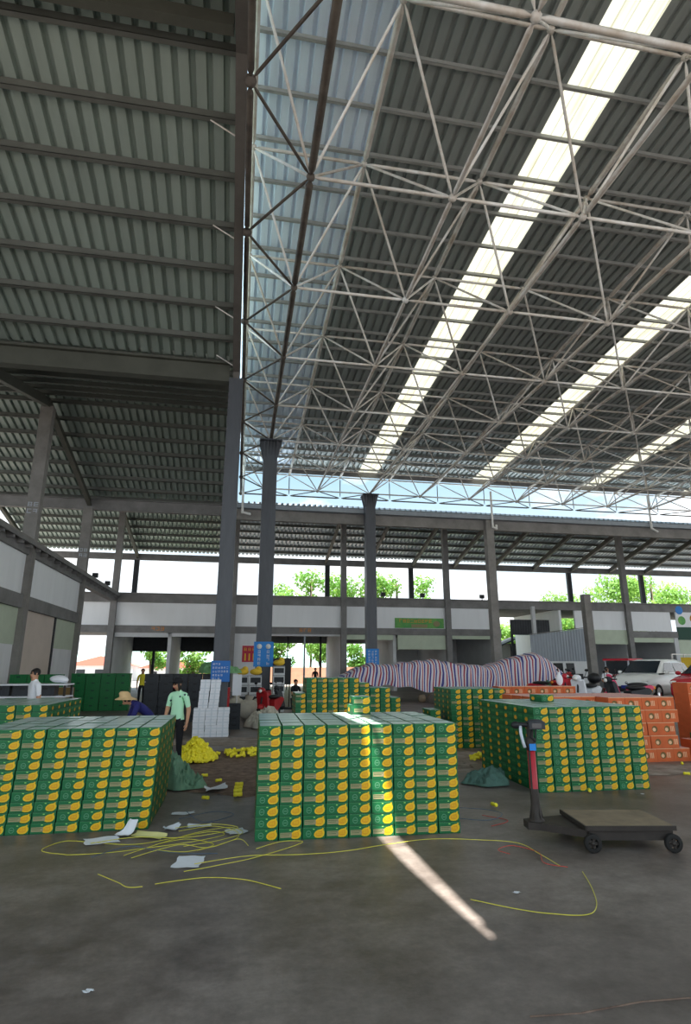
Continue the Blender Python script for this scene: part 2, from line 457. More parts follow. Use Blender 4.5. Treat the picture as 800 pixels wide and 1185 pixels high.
def gable_roof(name, label, x0, x1, y0, y1, sheetmat, rafter_x, rafter_mat, purlin_mat='wingpurlin', step=1.25):
    root = thing(name, label, 'roof', (0, 0, 0), kind='structure')
    knots = [y0] + [k * 8.675 for k in range(-2, 8) if y0 < k * 8.675 < y1] + [y1]
    for a, b in zip(knots, knots[1:]):
        mb = MB(); ribbed(mb, x0, x1, .345, [(a, wing_z(a + 1e-6)), (b, wing_z(b - 1e-6))])
        mb.build('roof_sheet', sheetmat, root, fix=False)
        n = max(1, int(round((b - a) / step)))
        for i in range(n):
            y = a + (b - a) * (i + .12 + .76 * i / max(1, n - 1) * 0 + .0) / n + .1
            z = wing_z(y)
            mb = MB(); mb.box(x0, x1, y - .035, y + .035, z - .19, z - .005)
            mb.box(x0, x1, y - .035, y + .075, z - .195, z - .17)
            mb.build('purlin', purlin_mat, root)
        for rx in rafter_x:
            mb = MB()
            za, zb = wing_z(a + 1e-6) - .42, wing_z(b - 1e-6) - .42
            mb.obox((rx, a, za), (rx, b, zb), .07, .44)
            mb.obox((rx, a, za - .21), (rx, b, zb - .21), .24, .03)
            mb.build('rafter', rafter_mat, root)
    return root

r_wing = gable_roof('wing_roof', 'dark ribbed steel gable roof over the side aisle', -17.5, -.42, -4, 52.05, 'wingsheet', (-17.4, -8.9), 'girder')
mb = MB()
for a, b in ((-4, 0), (0, 8.675), (8.675, 17.35)):
    mb.obox((-.45, a, wing_z(a + 1e-6) - .3), (-.45, b, wing_z(b - 1e-6) - .3), .22, .5)
mb.build('edge_girder', 'brownsteel', r_wing)
# little brace rods from purlins to the edge girder
for y in (10.2, 12.6, 15.1, 17.0):
    mb = MB(); mb.tube((-1.1, y, wing_z(y) - .18), (-.56, y, wing_z(y) - .5), .018, 6)
    mb.build('brace', 'pipewhite', r_wing)
for y in (0, 17.35, 34.7):
    mb = MB(); x1 = -.66 if y < 30 else -.5
    mb.box(-17.5, x1, y - .16, y + .16, 10.62, 10.66); mb.box(-17.5, x1, y - .16, y + .16, 11.26, 11.30)
    mb.box(-17.5, x1, y - .025, y + .025, 10.66, 11.26)
    mb.build('valley_beam', 'girder' if y < 30 else 'beam', r_wing)
mb = MB(); mb.box(-17.5, -.6, 8.3 - .1, 8.3 + .1, 13.2, 13.5)
mb.build('ridge_beam', 'girder', r_wing)

r_rear = gable_roof('rear_roof', 'ribbed steel gable roof over the rear shops', -.42, 62, 34.75, 52.05, 'rearsheet', (7.6, 11.7, 15.9, 20.0, 24.0, 28.2, 32.3, 36.5, 40.5), 'brownsteel')
mb = MB(); mb.box(-.42, 62, 34.55, 34.75, 10.42, 11.05); mb.box(-.42, 62, 34.5, 34.8, 10.40, 10.44)
mb.build('fascia_beam', 'concrete', r_rear)
mb = MB(); mb.box(-.42, 62, 34.2, 34.55, 11.05, 11.1); mb.box(-.42, 62, 34.18, 34.22, 11.05, 11.32); mb.box(-.42, 62, 34.52, 34.56, 11.05, 11.4)
mb.build('gutter', 'greysheet', r_rear)
mb = MB(); mb.box(-17.5, 62, 52.0, 52.25, 10.75, 11.3)
mb.build('eave_beam', 'beam', r_rear)

# ------------------------------------------------------------------ great hall roof
def hall_z(y): return 16.0 - .055 * y
HY0, HY1 = -6.0, 35.3
r_hall = thing('hall_roof', 'high ribbed steel roof with translucent skylight strips', 'roof', (0, 0, 0), kind='structure')
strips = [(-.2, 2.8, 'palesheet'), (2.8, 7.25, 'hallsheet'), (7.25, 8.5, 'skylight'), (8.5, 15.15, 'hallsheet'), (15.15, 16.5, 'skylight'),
          (16.5, 23.2, 'hallsheet'), (23.2, 24.6, 'skylight'), (24.6, 31.3, 'hallsheet'), (31.3, 32.6, 'skylight'), (32.6, 46, 'hallsheet')]
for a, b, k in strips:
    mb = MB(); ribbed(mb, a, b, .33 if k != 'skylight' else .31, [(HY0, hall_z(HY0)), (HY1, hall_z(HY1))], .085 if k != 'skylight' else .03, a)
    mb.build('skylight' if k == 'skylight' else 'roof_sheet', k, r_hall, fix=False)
y = 8.43 - 1.303 * 11
while y < HY1:
    z = hall_z(y)
    mb = MB(); mb.box(-.2, 46, y - .02, y + .02, z - .12, z - .005); mb.box(-.2, 46, y - .02, y + .05, z - .125, z - .11)
    mb.build('purlin', 'purlin', r_hall)
    y += 1.303
mb = MB(); mb.box(-.2, 46, HY1 - .06, HY1 + .02, hall_z(HY1) - .28, hall_z(HY1) + .1)
mb.build('eave_trim', 'beam', r_hall)
# added plate above the roof gap; its tapered slot shapes the sun strip
mb = MB(); Z = 15.75
def fl(pts): mb.add([(x, y, Z) for x, y in pts], [tuple(range(len(pts)))])
def gx(x): return x - SUN_DX * Z
def gy(y): return y - SUN_DY * Z
lo = [(1.80, 4.30), (1.74, 4.9), (1.66, 5.8), (1.615, 6.85), (1.58, 8.6), (1.55, 9.4)]
hi = [(1.82, 4.30), (1.865, 4.9), (1.90, 5.8), (1.905, 6.85), (1.87, 8.6), (1.84, 9.4)]
lo = [(gx(a), gy(b)) for a, b in lo]; hi = [(gx(a), gy(b)) for a, b in hi]
XL, XR = -1.9, -.15
fl([(XL, -6), (XR, -6), (XR, lo[0][1]), (XL, lo[0][1])])
fl([(XL, lo[-1][1]), (XR, lo[-1][1]), (XR, 35.3), (XL, 35.3)])
for i in range(len(lo) - 1):
    fl([(XL, lo[i][1]), lo[i], lo[i + 1], (XL, lo[i + 1][1])])
    fl([hi[i], (XR + .05, hi[i][1]), (XR + .05, hi[i + 1][1]), hi[i + 1]])
mb.build('sun_mask_plate', 'palesheet', r_hall, fix=False)

# ------------------------------------------------------------------ space frame
FR = thing('space_frame', 'white and rusty steel tube space frame under the hall roof', 'truss', (0, 0, 0), kind='structure')
DX, DY, ZL = 3.297, 3.913, 12.25
def zu(y): return hall_z(y) - .42
LX = [1.11 + DX * i for i in range(11)]; LY = [10.39 + DY * k for k in range(-4, 7)]
UX = [-.2] + [2.76 + DX * i for i in range(11)]; UY = [8.43 + DY * k for k in range(-3, 7)] + [35.2]
UY = [y for y in UY if y < 34] + [35.2]
def P_(n): return Vector(n)
camv = Vector((0, 0, 1.8)); fwd = Vector((math.sin(YAW) * math.cos(PITCH), math.cos(YAW) * math.cos(PITCH), math.sin(PITCH)))
def big(p, q, r):
    m = (Vector(p) + Vector(q)) / 2 - camv
    d = m.length; c = m.normalized().dot(fwd)
    return (r * (Vector(q) - Vector(p)).length / (d * d)) * (1 if c > .72 and m.y > 0 else 1e-3)
mem = {'lower_chord': [], 'upper_chord': [], 'web_member': [], 'ball_joint': []}
def put(kind, p, q, r, m):
    mem[kind].append((big(p, q, r) if q is not None else big(p, Vector(p) + Vector((0, 0, r)), r), p, q, r, m))
rnd = random.Random(3)
def pm(): return rnd.choice(['pipe', 'pipe', 'pipewhite', 'pipewhite'])
for i, x in enumerate(LX):
    for k, y in enumerate(LY):
        if k + 1 < len(LY): put('lower_chord', (x, y, ZL), (x, LY[k + 1], ZL), .085 if i == 0 else .06, 'pipe' if i else 'piperust')
        if i + 1 < len(LX): put('lower_chord', (x, y, ZL), (LX[i + 1], y, ZL), .042 if k != 3 else .06, pm())
        put('ball_joint', (x, y, ZL), None, .1, 'piperust' if i == 0 else 'pipe')
        for ux in ([UX[i], UX[i + 1]]):
            for uy in [u for u in UY if abs(u - y) < 2.3]:
                put('web_member', (x, y, ZL), (ux, uy, zu(uy)), .034, pm())
for i, x in enumerate(UX):
    for k, y in enumerate(UY):
        if k + 1 < len(UY): put('upper_chord', (x, y, zu(y)), (x, UY[k + 1], zu(UY[k + 1])), .075 if i else .06, 'pipe')
        if i + 1 < len(UX): put('upper_chord', (x, y, zu(y)), (UX[i + 1], y, zu(y)), .045, pm())
        put('ball_joint', (x, y, zu(y)), None, .09, 'pipe')
# closing edges: on the aisle side and on the rear side
for k, y in enumerate(UY):
    if k + 1 < len(UY): put('lower_chord', (-.25, y, ZL), (-.25, UY[k + 1], ZL), .065, 'piperust')
    put('ball_joint', (-.25, y, ZL), None, .12, 'piperust')
    for ly in [v for v in LY if abs(v - y) < 2.3]:
        put('web_member', (-.25, y, ZL), (LX[0], ly, ZL), .034, 'piperust')
for i, x in enumerate(UX):
    if i + 1 < len(UX): put('lower_chord', (x, 35.2, ZL), (UX[i + 1], 35.2, ZL), .045, 'piperust')
    put('web_member', (x, 35.2, ZL), (x, 35.2, zu(35.2)), .03, 'piperust')
    for lx in [v for v in LX if abs(v - x) < 2.0]:
        put('web_member', (x, 35.2, ZL), (lx, LY[-1], ZL), .03, 'piperust')
def draw(mb, p, q, r, n):
    if q is None:
        mb.ball(p, r, 10, 6)
    else:
        p = Vector(p); q = Vector(q); d = (q - p).normalized(); L = (q - p).length
        a = p + d * .09; b = q - d * .09
        mb.tube(a, a + d * .14, r * .35, n, r, cap=False); mb.tube(a + d * .14, b - d * .14, r, n, cap=False); mb.tube(b - d * .14, b, r, n, r * .35, cap=False)
for kind, lst in mem.items():
    lst.sort(key=lambda t: -t[0])
    for _, p, q, r, m in lst[:100]:
        mb = MB(); draw(mb, p, q, r, 8); mb.build(kind, m, FR, fix=False)
    mb = MB(); mm = ['pipe', 'pipewhite', 'piperust']
    for _, p, q, r, m in lst[100:]:
        s0 = len(mb.f); draw(mb, p, q, r, 6)
        for t in range(s0, len(mb.f)): mb.mi[t] = mm.index(m)
    mb.build(kind, mm, FR, fix=False)['kind'] = 'stuff'

# ------------------------------------------------------------------ columns
def column(name, label, x, y, z1, w_, d_, m, cap=None, z0=0.0):
    root = thing(name, label, 'column', (x, y, 0), kind='structure')
    mb = MB()
    if cap == 'steel':
        mb.box(-w_ / 2, w_ / 2, -d_ / 2, d_ / 2, z0, z1 - .12)
    elif m == 'steel':
        mb.box(-w_ / 2, -w_ / 2 + .03, -d_ / 2, d_ / 2, z0, z1); mb.box(w_ / 2 - .03, w_ / 2, -d_ / 2, d_ / 2, z0, z1)
        mb.box(-w_ / 2 + .03, w_ / 2 - .03, -d_ / 2 + .012, d_ / 2 - .012, z0, z1)
    else:
        mb.box(-w_ / 2, w_ / 2, -d_ / 2, d_ / 2, z0, z1)
    mb.build('shaft', m, root)
    if cap == 'steel':
        mb = MB(); t = w_ / 2
        mb.box(-t - .2, t + .2, -t - .2, t + .2, z1 - .12, z1 - .06)
        for k in range(-2, 3):
            for s in (-1, 1):
                xx = k * t / 2.2
                mb.add([(xx - .012, s * t, z1 - .9), (xx + .012, s * t, z1 - .9), (xx + .012, s * (t + .19), z1 - .12), (xx - .012, s * (t + .19), z1 - .12), (xx - .012, s * t, z1 - .12), (xx + .012, s * t, z1 - .12)],
                       [(0, 1, 2, 3), (0, 3, 4), (1, 5, 2), (0, 4, 5, 1), (4, 3, 2, 5)])
                mb.add([(s * t, xx - .012, z1 - .9), (s * t, xx + .012, z1 - .9), (s * (t + .19), xx + .012, z1 - .12), (s * (t + .19), xx - .012, z1 - .12), (s * t, xx - .012, z1 - .12), (s * t, xx + .012, z1 - .12)],
                       [(0, 1, 2, 3), (0, 3, 4), (1, 5, 2), (0, 4, 5, 1), (4, 3, 2, 5)])
        mb.box(-.12, .12, -.12, .12, z1 - .06, z1 + .02)
        mb.build('capital', m, root)
    if m == 'steel':
        mb = MB(); mb.box(-w_ / 2 - .12, w_ / 2 + .12, -d_ / 2 - .12, d_ / 2 + .12, 0, .04); mb.build('base_plate', m, root)
    return root
column('hall_column', 'tall grey steel column with flared capital standing behind the red motorbike', 1.11, 26.04, 12.2, .64, .64, 'steel', 'steel')
column('hall_column', 'tall grey steel column with flared capital rising behind the striped tarpaulin', 7.70, 33.87, 12.2, .6, .6, 'steel', 'steel')
column('aisle_column', 'big dark steel column where the aisle roof meets the hall', -.44, 17.35, 10.72, .44, .5, 'steel')
mb = MB(); mb.box(-.55, -.33, 17.2, 17.45, 10.72, 11.3)
tag(mb.build('column_head', 'brownsteel'), 'brown stub on top of the big dark aisle column', 'column', kind='structure')
column('valley_column', 'concrete and steel column at the fascia with a white downpipe', 15.75, 34.4, 11.0, .5, .5, 'concrete')
column('valley_column', 'fascia column beyond the parked cars', 32.0, 34.4, 11.0, .5, .5, 'concrete')
column('ridge_column', 'steel column carrying the aisle ridge above the side shops', -8.9, 26.0, 13.1, .52, .42, 'concrete')
column('valley_column', 'steel column at the corner end of the side shops', -8.92, 34.7, 10.7, .52, .42, 'concrete')
column('valley_column', 'column of the side shops nearest the camera', -8.9, 17.35, 10.7, .52, .42, 'concrete')
for x, lb in ((-8.86, 'corner column of the rear shops under the ridge'), (-.45, 'rear shop column hidden behind the big dark column'), (7.85, 'rear shop column next to the grassy opening'),
              (16.2, 'rear shop column beside the green banner'), (24.4, 'rear shop column over the open gap'), (32.0, 'leaning looking rear column behind the white car'), (40.3, 'rear shop column beyond the green sign')):
    if x == 24.4:
        continue
    column('ridge_column', lb, x, 43.9, 13.0, .42, .42, 'beam')
for x in (-8.95, 7.8, 15.75, 23.9, 32.0, 40.0):
    column('eave_post', 'short dark post holding the rear eave', x, 52.1, 10.75, .42, .3, 'darkgrey', z0=6.8)
column('concrete_post', 'broken off concrete post standing before the grey sheet wall', 24.3, 37.7, 6.75, .5, .5, 'concrete')
# ------------------------------------------------------------------ rear shop building (front plane y = 44)
def S(mb, name, m, label):
    return tag(mb.build(name, m), label, 'wall', kind='structure')
WB = thing('wall_back', 'two storey rear shop front with white panels and grey beams', 'wall', (0, 0, 0), kind='structure')
def wpart(name, m, *boxes):
    mb = MB()
    for b in boxes: mb.box(*b)
    return mb.build(name, m, WB)
XE = 45
wpart('parapet_beam', 'beam', (-17, XE, 43.85, 44.25, 6.25, 6.85), (-17, XE, 43.7, 44.3, 6.85, 6.93))
wpart('floor_beam', 'beam', (-17, 20.6, 43.85, 44.25, 4.12, 4.62))
wpart('floor_beam', 'beam', (32.0, XE, 43.85, 44.25, 4.1, 4.62))
for a, b in ((-17, -8.86), (-8.86, -.45), (-.45, 7.85), (7.85, 16.2), (16.2, 20.4)):
    wpart('wall_panel', 'panel', (a + .21, b - .21, 43.98, 44.15, 4.62, 6.25))
wpart('flat_slab', 'concrete', (-17, XE, 44.25, 52.2, 6.3, 6.55))
wpart('rear_parapet', 'beam', (-17, 20.6, 52.0, 52.3, 6.2, 6.85))
# downstand bands and shutter boxes over the openings
wpart('shutter_box', 'plain', (-8.6, -4.95, 43.95, 44.3, 3.82, 4.12))
wpart('shutter_box', 'plain', (-4.7, -.65, 43.95, 44.3, 3.86, 4.12))
wpart('shutter_box', 'plain', (2.0, 7.6, 43.95, 44.3, 3.98, 4.12))
wpart('shutter', 'shutter', (8.1, 11.75, 43.95, 44.2, 3.75, 4.12))
wpart('shutter', 'shutter', (12.1, 15.95, 43.95, 44.2, 3.05, 4.12))
wpart('shutter', 'shutter', (16.45, 19.9, 43.95, 44.2, 3.85, 4.12))
# party walls running back from the front
for x in (-8.75, -4.85, -.45, 7.85, 11.9, 16.2, 19.95):
    wpart('party_wall', 'plain', (x - .12, x + .12, 44.2, 52.0, 0, 4.3))
wpart('ground_ceiling', 'concrete', (-17, 20.2, 44.25, 52.2, 4.3, 4.45))
# closed front of the second unit and side piers
wpart('closed_front', 'white', (-.3, 1.75, 43.98, 44.15, 0, 4.12))
wpart('door_pier', 'plain', (1.75, 2.05, 43.9, 44.2, 0, 4.12))
wpart('door_mullion', 'greysheet', (4.85, 4.98, 44.0, 44.1, 0, 4.12))
wpart('door_mullion', 'darkgrey', (3.95, 4.03, 48.0, 48.1, 0, 4.3))
wpart('door_mullion', 'darkgrey', (6.6, 6.75, 48.0, 48.1, 0, 4.3))
# rear lintels of the units
wpart('rear_lintel', 'darkgrey', (-8.6, -.5, 51.8, 52.1, 3.0, 4.3))
wpart('rear_lintel', 'beam', (-.4, 11.8, 51.8, 52.1, 3.75, 4.3))
wpart('rear_wall', 'plain', (13.9, 16.1, 51.8, 52.1, 0, 4.3))
wpart('rear_wall', 'plain', (-.3, 1.9, 51.8, 52.1, 0, 4.3))
wpart('rear_wall', 'plain', (16.9, 19.9, 51.8, 52.1, 0, 4.3))
wpart('rear_lintel', 'darkgrey', (11.9, 13.9, 51.8, 52.1, 3.2, 4.3))
wpart('rear_post', 'darkgrey', (-7.0, -6.8, 51.9, 52.1, 0, 3.0))
wpart('rear_post', 'darkgrey', (16.75, 16.95, 51.8, 52.1, 0, 4.3))
# right units beyond the gap
wpart('wall_panel', 'panel', (27.2, 31.8, 43.98, 44.15, 4.7, 6.25))
wpart('wall_panel', 'panel', (32.2, 36.1, 43.98, 44.15, 4.65, 6.25))
wpart('shutter', 'shutter', (27.0, 31.8, 43.95, 44.15, 3.55, 4.7))
wpart('shutter', 'shutter', (32.2, 36.1, 43.95, 44.15, 3.72, 4.1))
wpart('party_wall', 'plain', (36.1, 36.5, 43.9, 52, 0, 4.4))
wpart('party_wall', 'plain', (31.75, 32.25, 44.2, 52, 0, 4.4))
wpart('rear_wall', 'plain', (26.0, 36.3, 50.5, 50.7, 0, 4.4))
wpart('ground_ceiling', 'concrete', (25.9, 45, 44.25, 52.2, 4.4, 4.55))
wpart('gap_post', 'plain', (22.35, 22.6, 41.9, 42.2, 0, 6.3))
wpart('party_wall', 'panel', (25.8, 26.0, 44.0, 52, 0, 6.3))
# sign fascia at the far end
sg = thing('shop_sign', 'pale shop sign with green dot over a dark green band', 'sign', (36.5, 43.86, 0))
mb = MB(); mb.box(.02, 5.5, 0, .1, 5.0, 6.85); mb.build('sign_board', 'panel', sg)
mb = MB(); mb.disc((.55, -.02, 5.55), .36); mb.build('sign_dot', 'banner_green', sg)
mb = MB(); mb.disc((.42, -.02, 6.42), .36); mb.build('sign_dot', 'signblue', sg)
mb = MB(); mb.lathe([(.26, -.02), (.38, -.02), (.38, 0), (.26, 0), (.26, -.02)], 20, (1.75, 0, 5.7), 'y'); mb.build('sign_ring', 'c_orange', sg)
mb = MB(); mb.box(.02, 5.5, -.02, .1, 3.95, 5.0); mb.build('sign_band', 'darkgreen', sg)
mb = MB(); mb.box(.02, 5.5, .05, .15, 1.5, 3.95); mb.build('roller_shutter', 'shutter', sg)

# grey sheet lean-to in the gap
lt = thing('sheet_lean_to', 'grey corrugated sheet lean-to above a low white wall beside the gap', 'shed', (21.0, 40.0, 0))
def corr(mb, x0, x1, z0, z1a, z1b, y, p=.22, d=.03):
    n = int((x1 - x0) / p * 2); vs = []; fs = []
    for i in range(n + 1):
        x = x0 + (x1 - x0) * i / n; yy = y + (d if i % 2 else 0); zt = z1a + (z1b - z1a) * i / n
        vs += [(x, yy, z0), (x, yy, zt)]
    for i in range(n): fs.append((2 * i, 2 * i + 2, 2 * i + 3, 2 * i + 1))
    mb.add(vs, fs)
mb = MB(); corr(mb, 0, 4.6, 2.15, 4.0, 4.55, 0); mb.build('sheet_cladding', 'greysheet', lt, fix=False)
mb = MB(); mb.box(0, 4.9, 0, .18, 0, 2.15); mb.build('low_wall', 'white', lt)
mb = MB(); mb.obox((0, .1, 4.05), (4.6, .1, 4.6), .2, .05); mb.build('sheet_cap', 'beam', lt)
mb = MB(); corr(mb, .3, 3.6, 4.2, 5.4, 5.4, 3.5); mb.build('back_sheet', 'darkgrey', lt, fix=False)
for x in (.3, 3.45):
    mb = MB(); mb.box(x, x + .15, 3.55, 3.7, 0, 5.4); mb.build('back_post', 'darkgrey', lt)

# ------------------------------------------------------------------ side shops (plane x = -8.9)
WL = thing('wall_left', 'two storey side shops with pale upper panels', 'wall', (0, 0, 0), kind='structure')
def lpart(name, m, *boxes):
    mb = MB()
    for b in boxes: mb.box(*b)
    return mb.build(name, m, WL)
XW = -8.9
lpart('parapet_beam', 'beam', (XW - .25, XW + .15, 6, 43.7, 6.3, 6.75))
lpart('parapet_coping', 'concrete', (XW - .3, XW + .45, 6, 43.7, 6.75, 6.85))
lpart('floor_beam', 'beam', (XW - .25, XW + .15, 6, 34.9, 4.1, 4.65))
for a, b in ((8.7, 17.35), (17.35, 26.0), (26.0, 34.7)):
    lpart('wall_panel', 'panel', (XW - .1, XW + .03, a + .2, b - .2, 4.65, 6.3))
    lpart('shop_wall', 'beige', (XW - .15, XW, a + .2, a + (b - a) * .55, 0, 4.1))
    lpart('shop_wall', 'white', (XW - .15, XW, a + (b - a) * .57, b - .2, 0, 2.65))
    lpart('shutter', 'shutter', (XW - .12, XW + .02, a + (b - a) * .57, b - .2, 2.65, 4.1))
    lpart('shop_post', 'darkgrey', (XW - .1, XW + .06, a + (b - a) * .55, a + (b - a) * .57, 0, 4.1))
    lpart('upper_slab', 'concrete', (-17, XW - .25, a, b, 6.2, 6.4))
# steel brackets under the coping
for i in range(26):
    y = 18.2 + i
    lpart('bracket', 'beam', (XW + .15, XW + .42, y - .06, y + .06, 6.5, 6.75))
lpart('coping_rail', 'beam', (XW + .40, XW + .46, 6, 43.7, 6.62, 6.76))
for y in (40.5, 37.0):
    t = thing('flood_lamp', 'small black flood lamp on the side shop coping, %s the corner' % ('close to' if y > 40 else 'further from'), 'lamp', (XW + .2, y, 6.85))
    mb = MB(); mb.box(-.03, .03, -.03, .03, 0, .14); mb.build('bracket', 'black', t)
    mb = MB(); mb.box(-.16, .16, -.1, .1, .14, .42); mb.build('lamp_head', 'black', t)
for x, d in ((14.2, 'beside the fascia column'), (11.0, 'above the green banner'), (19.2, 'above the gap')):
    t = thing('flood_lamp', 'small black flood lamp on the rear parapet ' + d, 'lamp', (x, 44.0, 6.93))
    mb = MB(); mb.box(-.03, .03, -.03, .03, 0, .14); mb.build('bracket', 'black', t)
    mb = MB(); mb.box(-.18, .18, -.1, .1, .14, .44); mb.build('lamp_head', 'black', t)

# ------------------------------------------------------------------ pipes
def downpipe(label, pts, r=.07):
    mb = MB()
    for a, b in zip(pts, pts[1:]): mb.tube(a, b, r, 10); mb.ball(b, r * 1.15, 8, 6)
    o = mb.build('downpipe', 'pvc', r_rear, fix=False); o['label'] = label; return o
downpipe('white downpipe dropping past the gutter on the fascia column', [(15.9, 34.05, 12.9), (15.9, 34.05, 10.5), (16.15, 34.05, 10.4), (16.15, 34.05, 10.6)])
downpipe('white downpipe beside the big dark aisle column', [(-.1, 33.9, 14.2), (-.1, 33.9, 10.7), (.35, 33.9, 10.6)])
downpipe('white downpipe reaching down at the end of the rear fascia', [(27.5, 34.05, 13.2), (27.5, 34.05, 10.9), (27.9, 34.05, 10.7)])

# ------------------------------------------------------------------ signs on columns
def glyph(mb, cx, cz, s, y, rr, mi=0):
    """a little block of strokes like an unreadable far-off character"""
    for z in (-.4, 0, .4):
        if rr.random() < .8: mb.box(cx - s * .45, cx + s * .45, y, y + .004, cz + z * s - s * .06, cz + z * s + s * .06, mi)
    for x in (-.3, .3):
        if rr.random() < .75: mb.box(cx + x * s - s * .06, cx + x * s + s * .06, y, y + .004, cz - s * .45, cz + s * .45, mi)
rr = random.Random(5)
t = thing('column_sign', 'blue sign with two white emblems and vertical lettering wrapped on the column behind the motorbike', 'sign', (1.11, 25.70, 0))
mb = MB(); mb.box(-.42, .42, -.03, 0, 1.78, 2.82); mb.build('sign_board', 'signblue', t)
mb = MB()
for x in (-.19, .19):
    mb.lathe([(0, -.04), (.11, -.04), (.11, -.03)], 16, (x, 0, 2.62), 'y')
mb.build('emblem', 'pvc', t)
mb = MB()
for x in (-.19, .19):
    for z in (2.4, 2.24, 2.08, 1.92): glyph(mb, x, z, .13, -.036, rr)
mb.build('lettering', 'pvc', t)
t = thing('column_sign', 'bright blue sign with white lettering columns on the column behind the tarpaulin', 'sign', (7.70, 33.55, 0))
mb = MB(); mb.box(-.38, .38, -.03, 0, 1.75, 2.78); mb.build('sign_board', 'signblue', t)
mb = MB()
for x in (-.2, 0, .2):
    for z in (2.62, 2.46, 2.3, 2.14, 1.98, 1.86): glyph(mb, x, z, .12, -.036, rr)
mb.build('lettering', 'pvc', t)
t = thing('column_sign', 'darker blue notice with rows of white text on the big aisle column', 'sign', (-.44, 17.08, 0))
mb = MB(); mb.box(-.26, .26, -.03, 0, 1.38, 1.95); mb.build('sign_board', 'signblue_dark', t)
mb = MB()
for z, n in ((1.86, 3), (1.76, 6), (1.66, 6), (1.56, 4), (1.47, 3)):
    for k in range(n): glyph(mb, -.19 + k * .075, z, .055, -.036, rr)
mb.build('lettering', 'pvc', t)
t = thing('shop_banner', 'long green and yellow banner on the rear shop panel', 'banner', (11.9, 43.9, 0))
mb = MB(); mb.box(0, 3.95, 0, .06, 4.66, 5.42); mb.build('banner_sheet', 'banner_green', t)
mb = MB()
for k in range(9): glyph(mb, .45 + k * .3, 5.2, .26, -.006, rr)
mb.build('lettering', 'banner_orange', t)
mb = MB(); mb.box(1.3, 2.6, -.01, 0, 4.7, 4.95); mb.ball((3.35, 0, 5.0), .28, 12, 8, 0, (1, .05, .8)); mb.build('fruit_picture', 'c_label', t)
t = thing('wall_poster', 'red poster with yellow figures on the white closed shop front', 'poster', (.35, 43.93, 0))
mb = MB(); mb.box(0, 1.05, 0, .03, 2.1, 3.25); mb.build('poster_sheet', 'poster', t)
mb = MB()
for x in (.22, .52, .82): glyph(mb, x, 3.0, .22, -.006, rr); mb.box(x - .05, x + .05, -.006, -.001, 2.2, 2.7)
mb.build('lettering', 'gold', t)
# orange characters on the floor beams
for x, lb in ((4.6, 'small orange characters on the floor beam over the grassy opening'), (-6.0, 'small orange characters on the floor beam over the dark crates')):
    mb = MB()
    for k in range(3): glyph(mb, x + k * .32, 4.4, .26, 43.82, rr)
    tag(mb.build('beam_lettering', 'banner_orange'), lb, 'lettering')
# pale characters on the two aisle columns
for y, z in ((26.0, 6.9 + 1.6), (34.7, 8.2)):
    mb = MB()
    for k in range(2):
        for j in range(2): glyph(mb, -8.9 - .12 + .24 * k, z - .3 * j, .2, y - .22, rr)
    tag(mb.build('column_lettering', 'tape'), 'pale characters painted on the %s' % ('ridge column of the side shops' if y < 30 else 'corner column of the side shops'), 'lettering')

# ------------------------------------------------------------------ beyond the hall
mb = MB(); mb.box(-4, 23, 63.5, 63.8, -.02, 1.7)
t = tag(mb.build('boundary_wall', 'brick'), 'low brick boundary wall behind the rear shops', 'wall')
def leaves(mb, blobs, n, size, rr):
    tot = sum(b[3] ** 2 for b in blobs)
    for cx, cy, cz, r in blobs:
        for _ in range(int(n * r * r / tot)):
            d = Vector((rr.gauss(0, 1), rr.gauss(0, 1), rr.gauss(0, 1))).normalized()
            p = Vector((cx, cy, cz)) + Vector((d.x, d.y, d.z * .8)) * r * (rr.random() ** .35)
            nrm = (d + Vector((rr.uniform(-.8, .8), rr.uniform(-.8, .8), rr.uniform(-.4, 1)))).normalized()
            a = nrm.orthogonal().normalized(); b = nrm.cross(a); s = size * rr.uniform(.6, 1.3)
            mb.add([p - a * s * .5, p + b * s * .3, p + a * s * .5, p - b * s * .3], [(0, 1, 2, 3)])
def tree(name, label, cat, x, y, h, blobs, n, size, m, seed, trunk=.16, z0=-.02, group=None):
    rr = random.Random(seed)
    root = thing(name, label, cat, (x, y, z0), group=group)
    mb = MB(); leaves(mb, blobs, n, size, rr); mb.build('foliage', m, root, fix=False)
    mb = MB(); top = max(b[2] for b in blobs)
    mb.path([(0, 0, 0), (.1, .05, h * .3), (-.05, .1, h * .6), (0, 0, top)], trunk, 7)
    for b in blobs[:6]: mb.tube((0, 0, h * .35), (b[0] * .8, b[1] * .8, b[2]), trunk * .45, 5, trunk * .12)
    mb.build('trunk', 'bark', root, fix=False)
    return root
def crown(rr, n, rx, z0, z1, r0, r1):
    return [(rr.uniform(-rx, rx), rr.uniform(-rx * .6, rx * .6), rr.uniform(z0, z1), rr.uniform(r0, r1)) for _ in range(n)]
q = random.Random(11)
tree('tree', 'leafy tree whose top shows over the parapet beside the first hall column', 'tree', 9.0, 74, 9, crown(q, 13, 4.6, 6, 13.2, 1.6, 2.5), 4200, .5, 'leaf', 1)
tree('tree', 'leafy tree rising behind the bright column sign and green banner', 'tree', 21.5, 78, 9, crown(q, 13, 4.6, 6, 13.0, 1.6, 2.5), 4200, .5, 'leaf', 2)
tree('tree', 'thin feathery tree above the broken concrete post', 'tree', 43.5, 71, 11, crown(q, 14, 4.0, 7, 13.0, 1.2, 2.1), 3000, .42, 'leaf2', 3)
tree('tree', 'wide pale tree above the white car and shop sign', 'tree', 57.5, 73, 11, crown(q, 18, 6.5, 7, 13.2, 1.5, 2.5), 5000, .5, 'leaf2', 4)
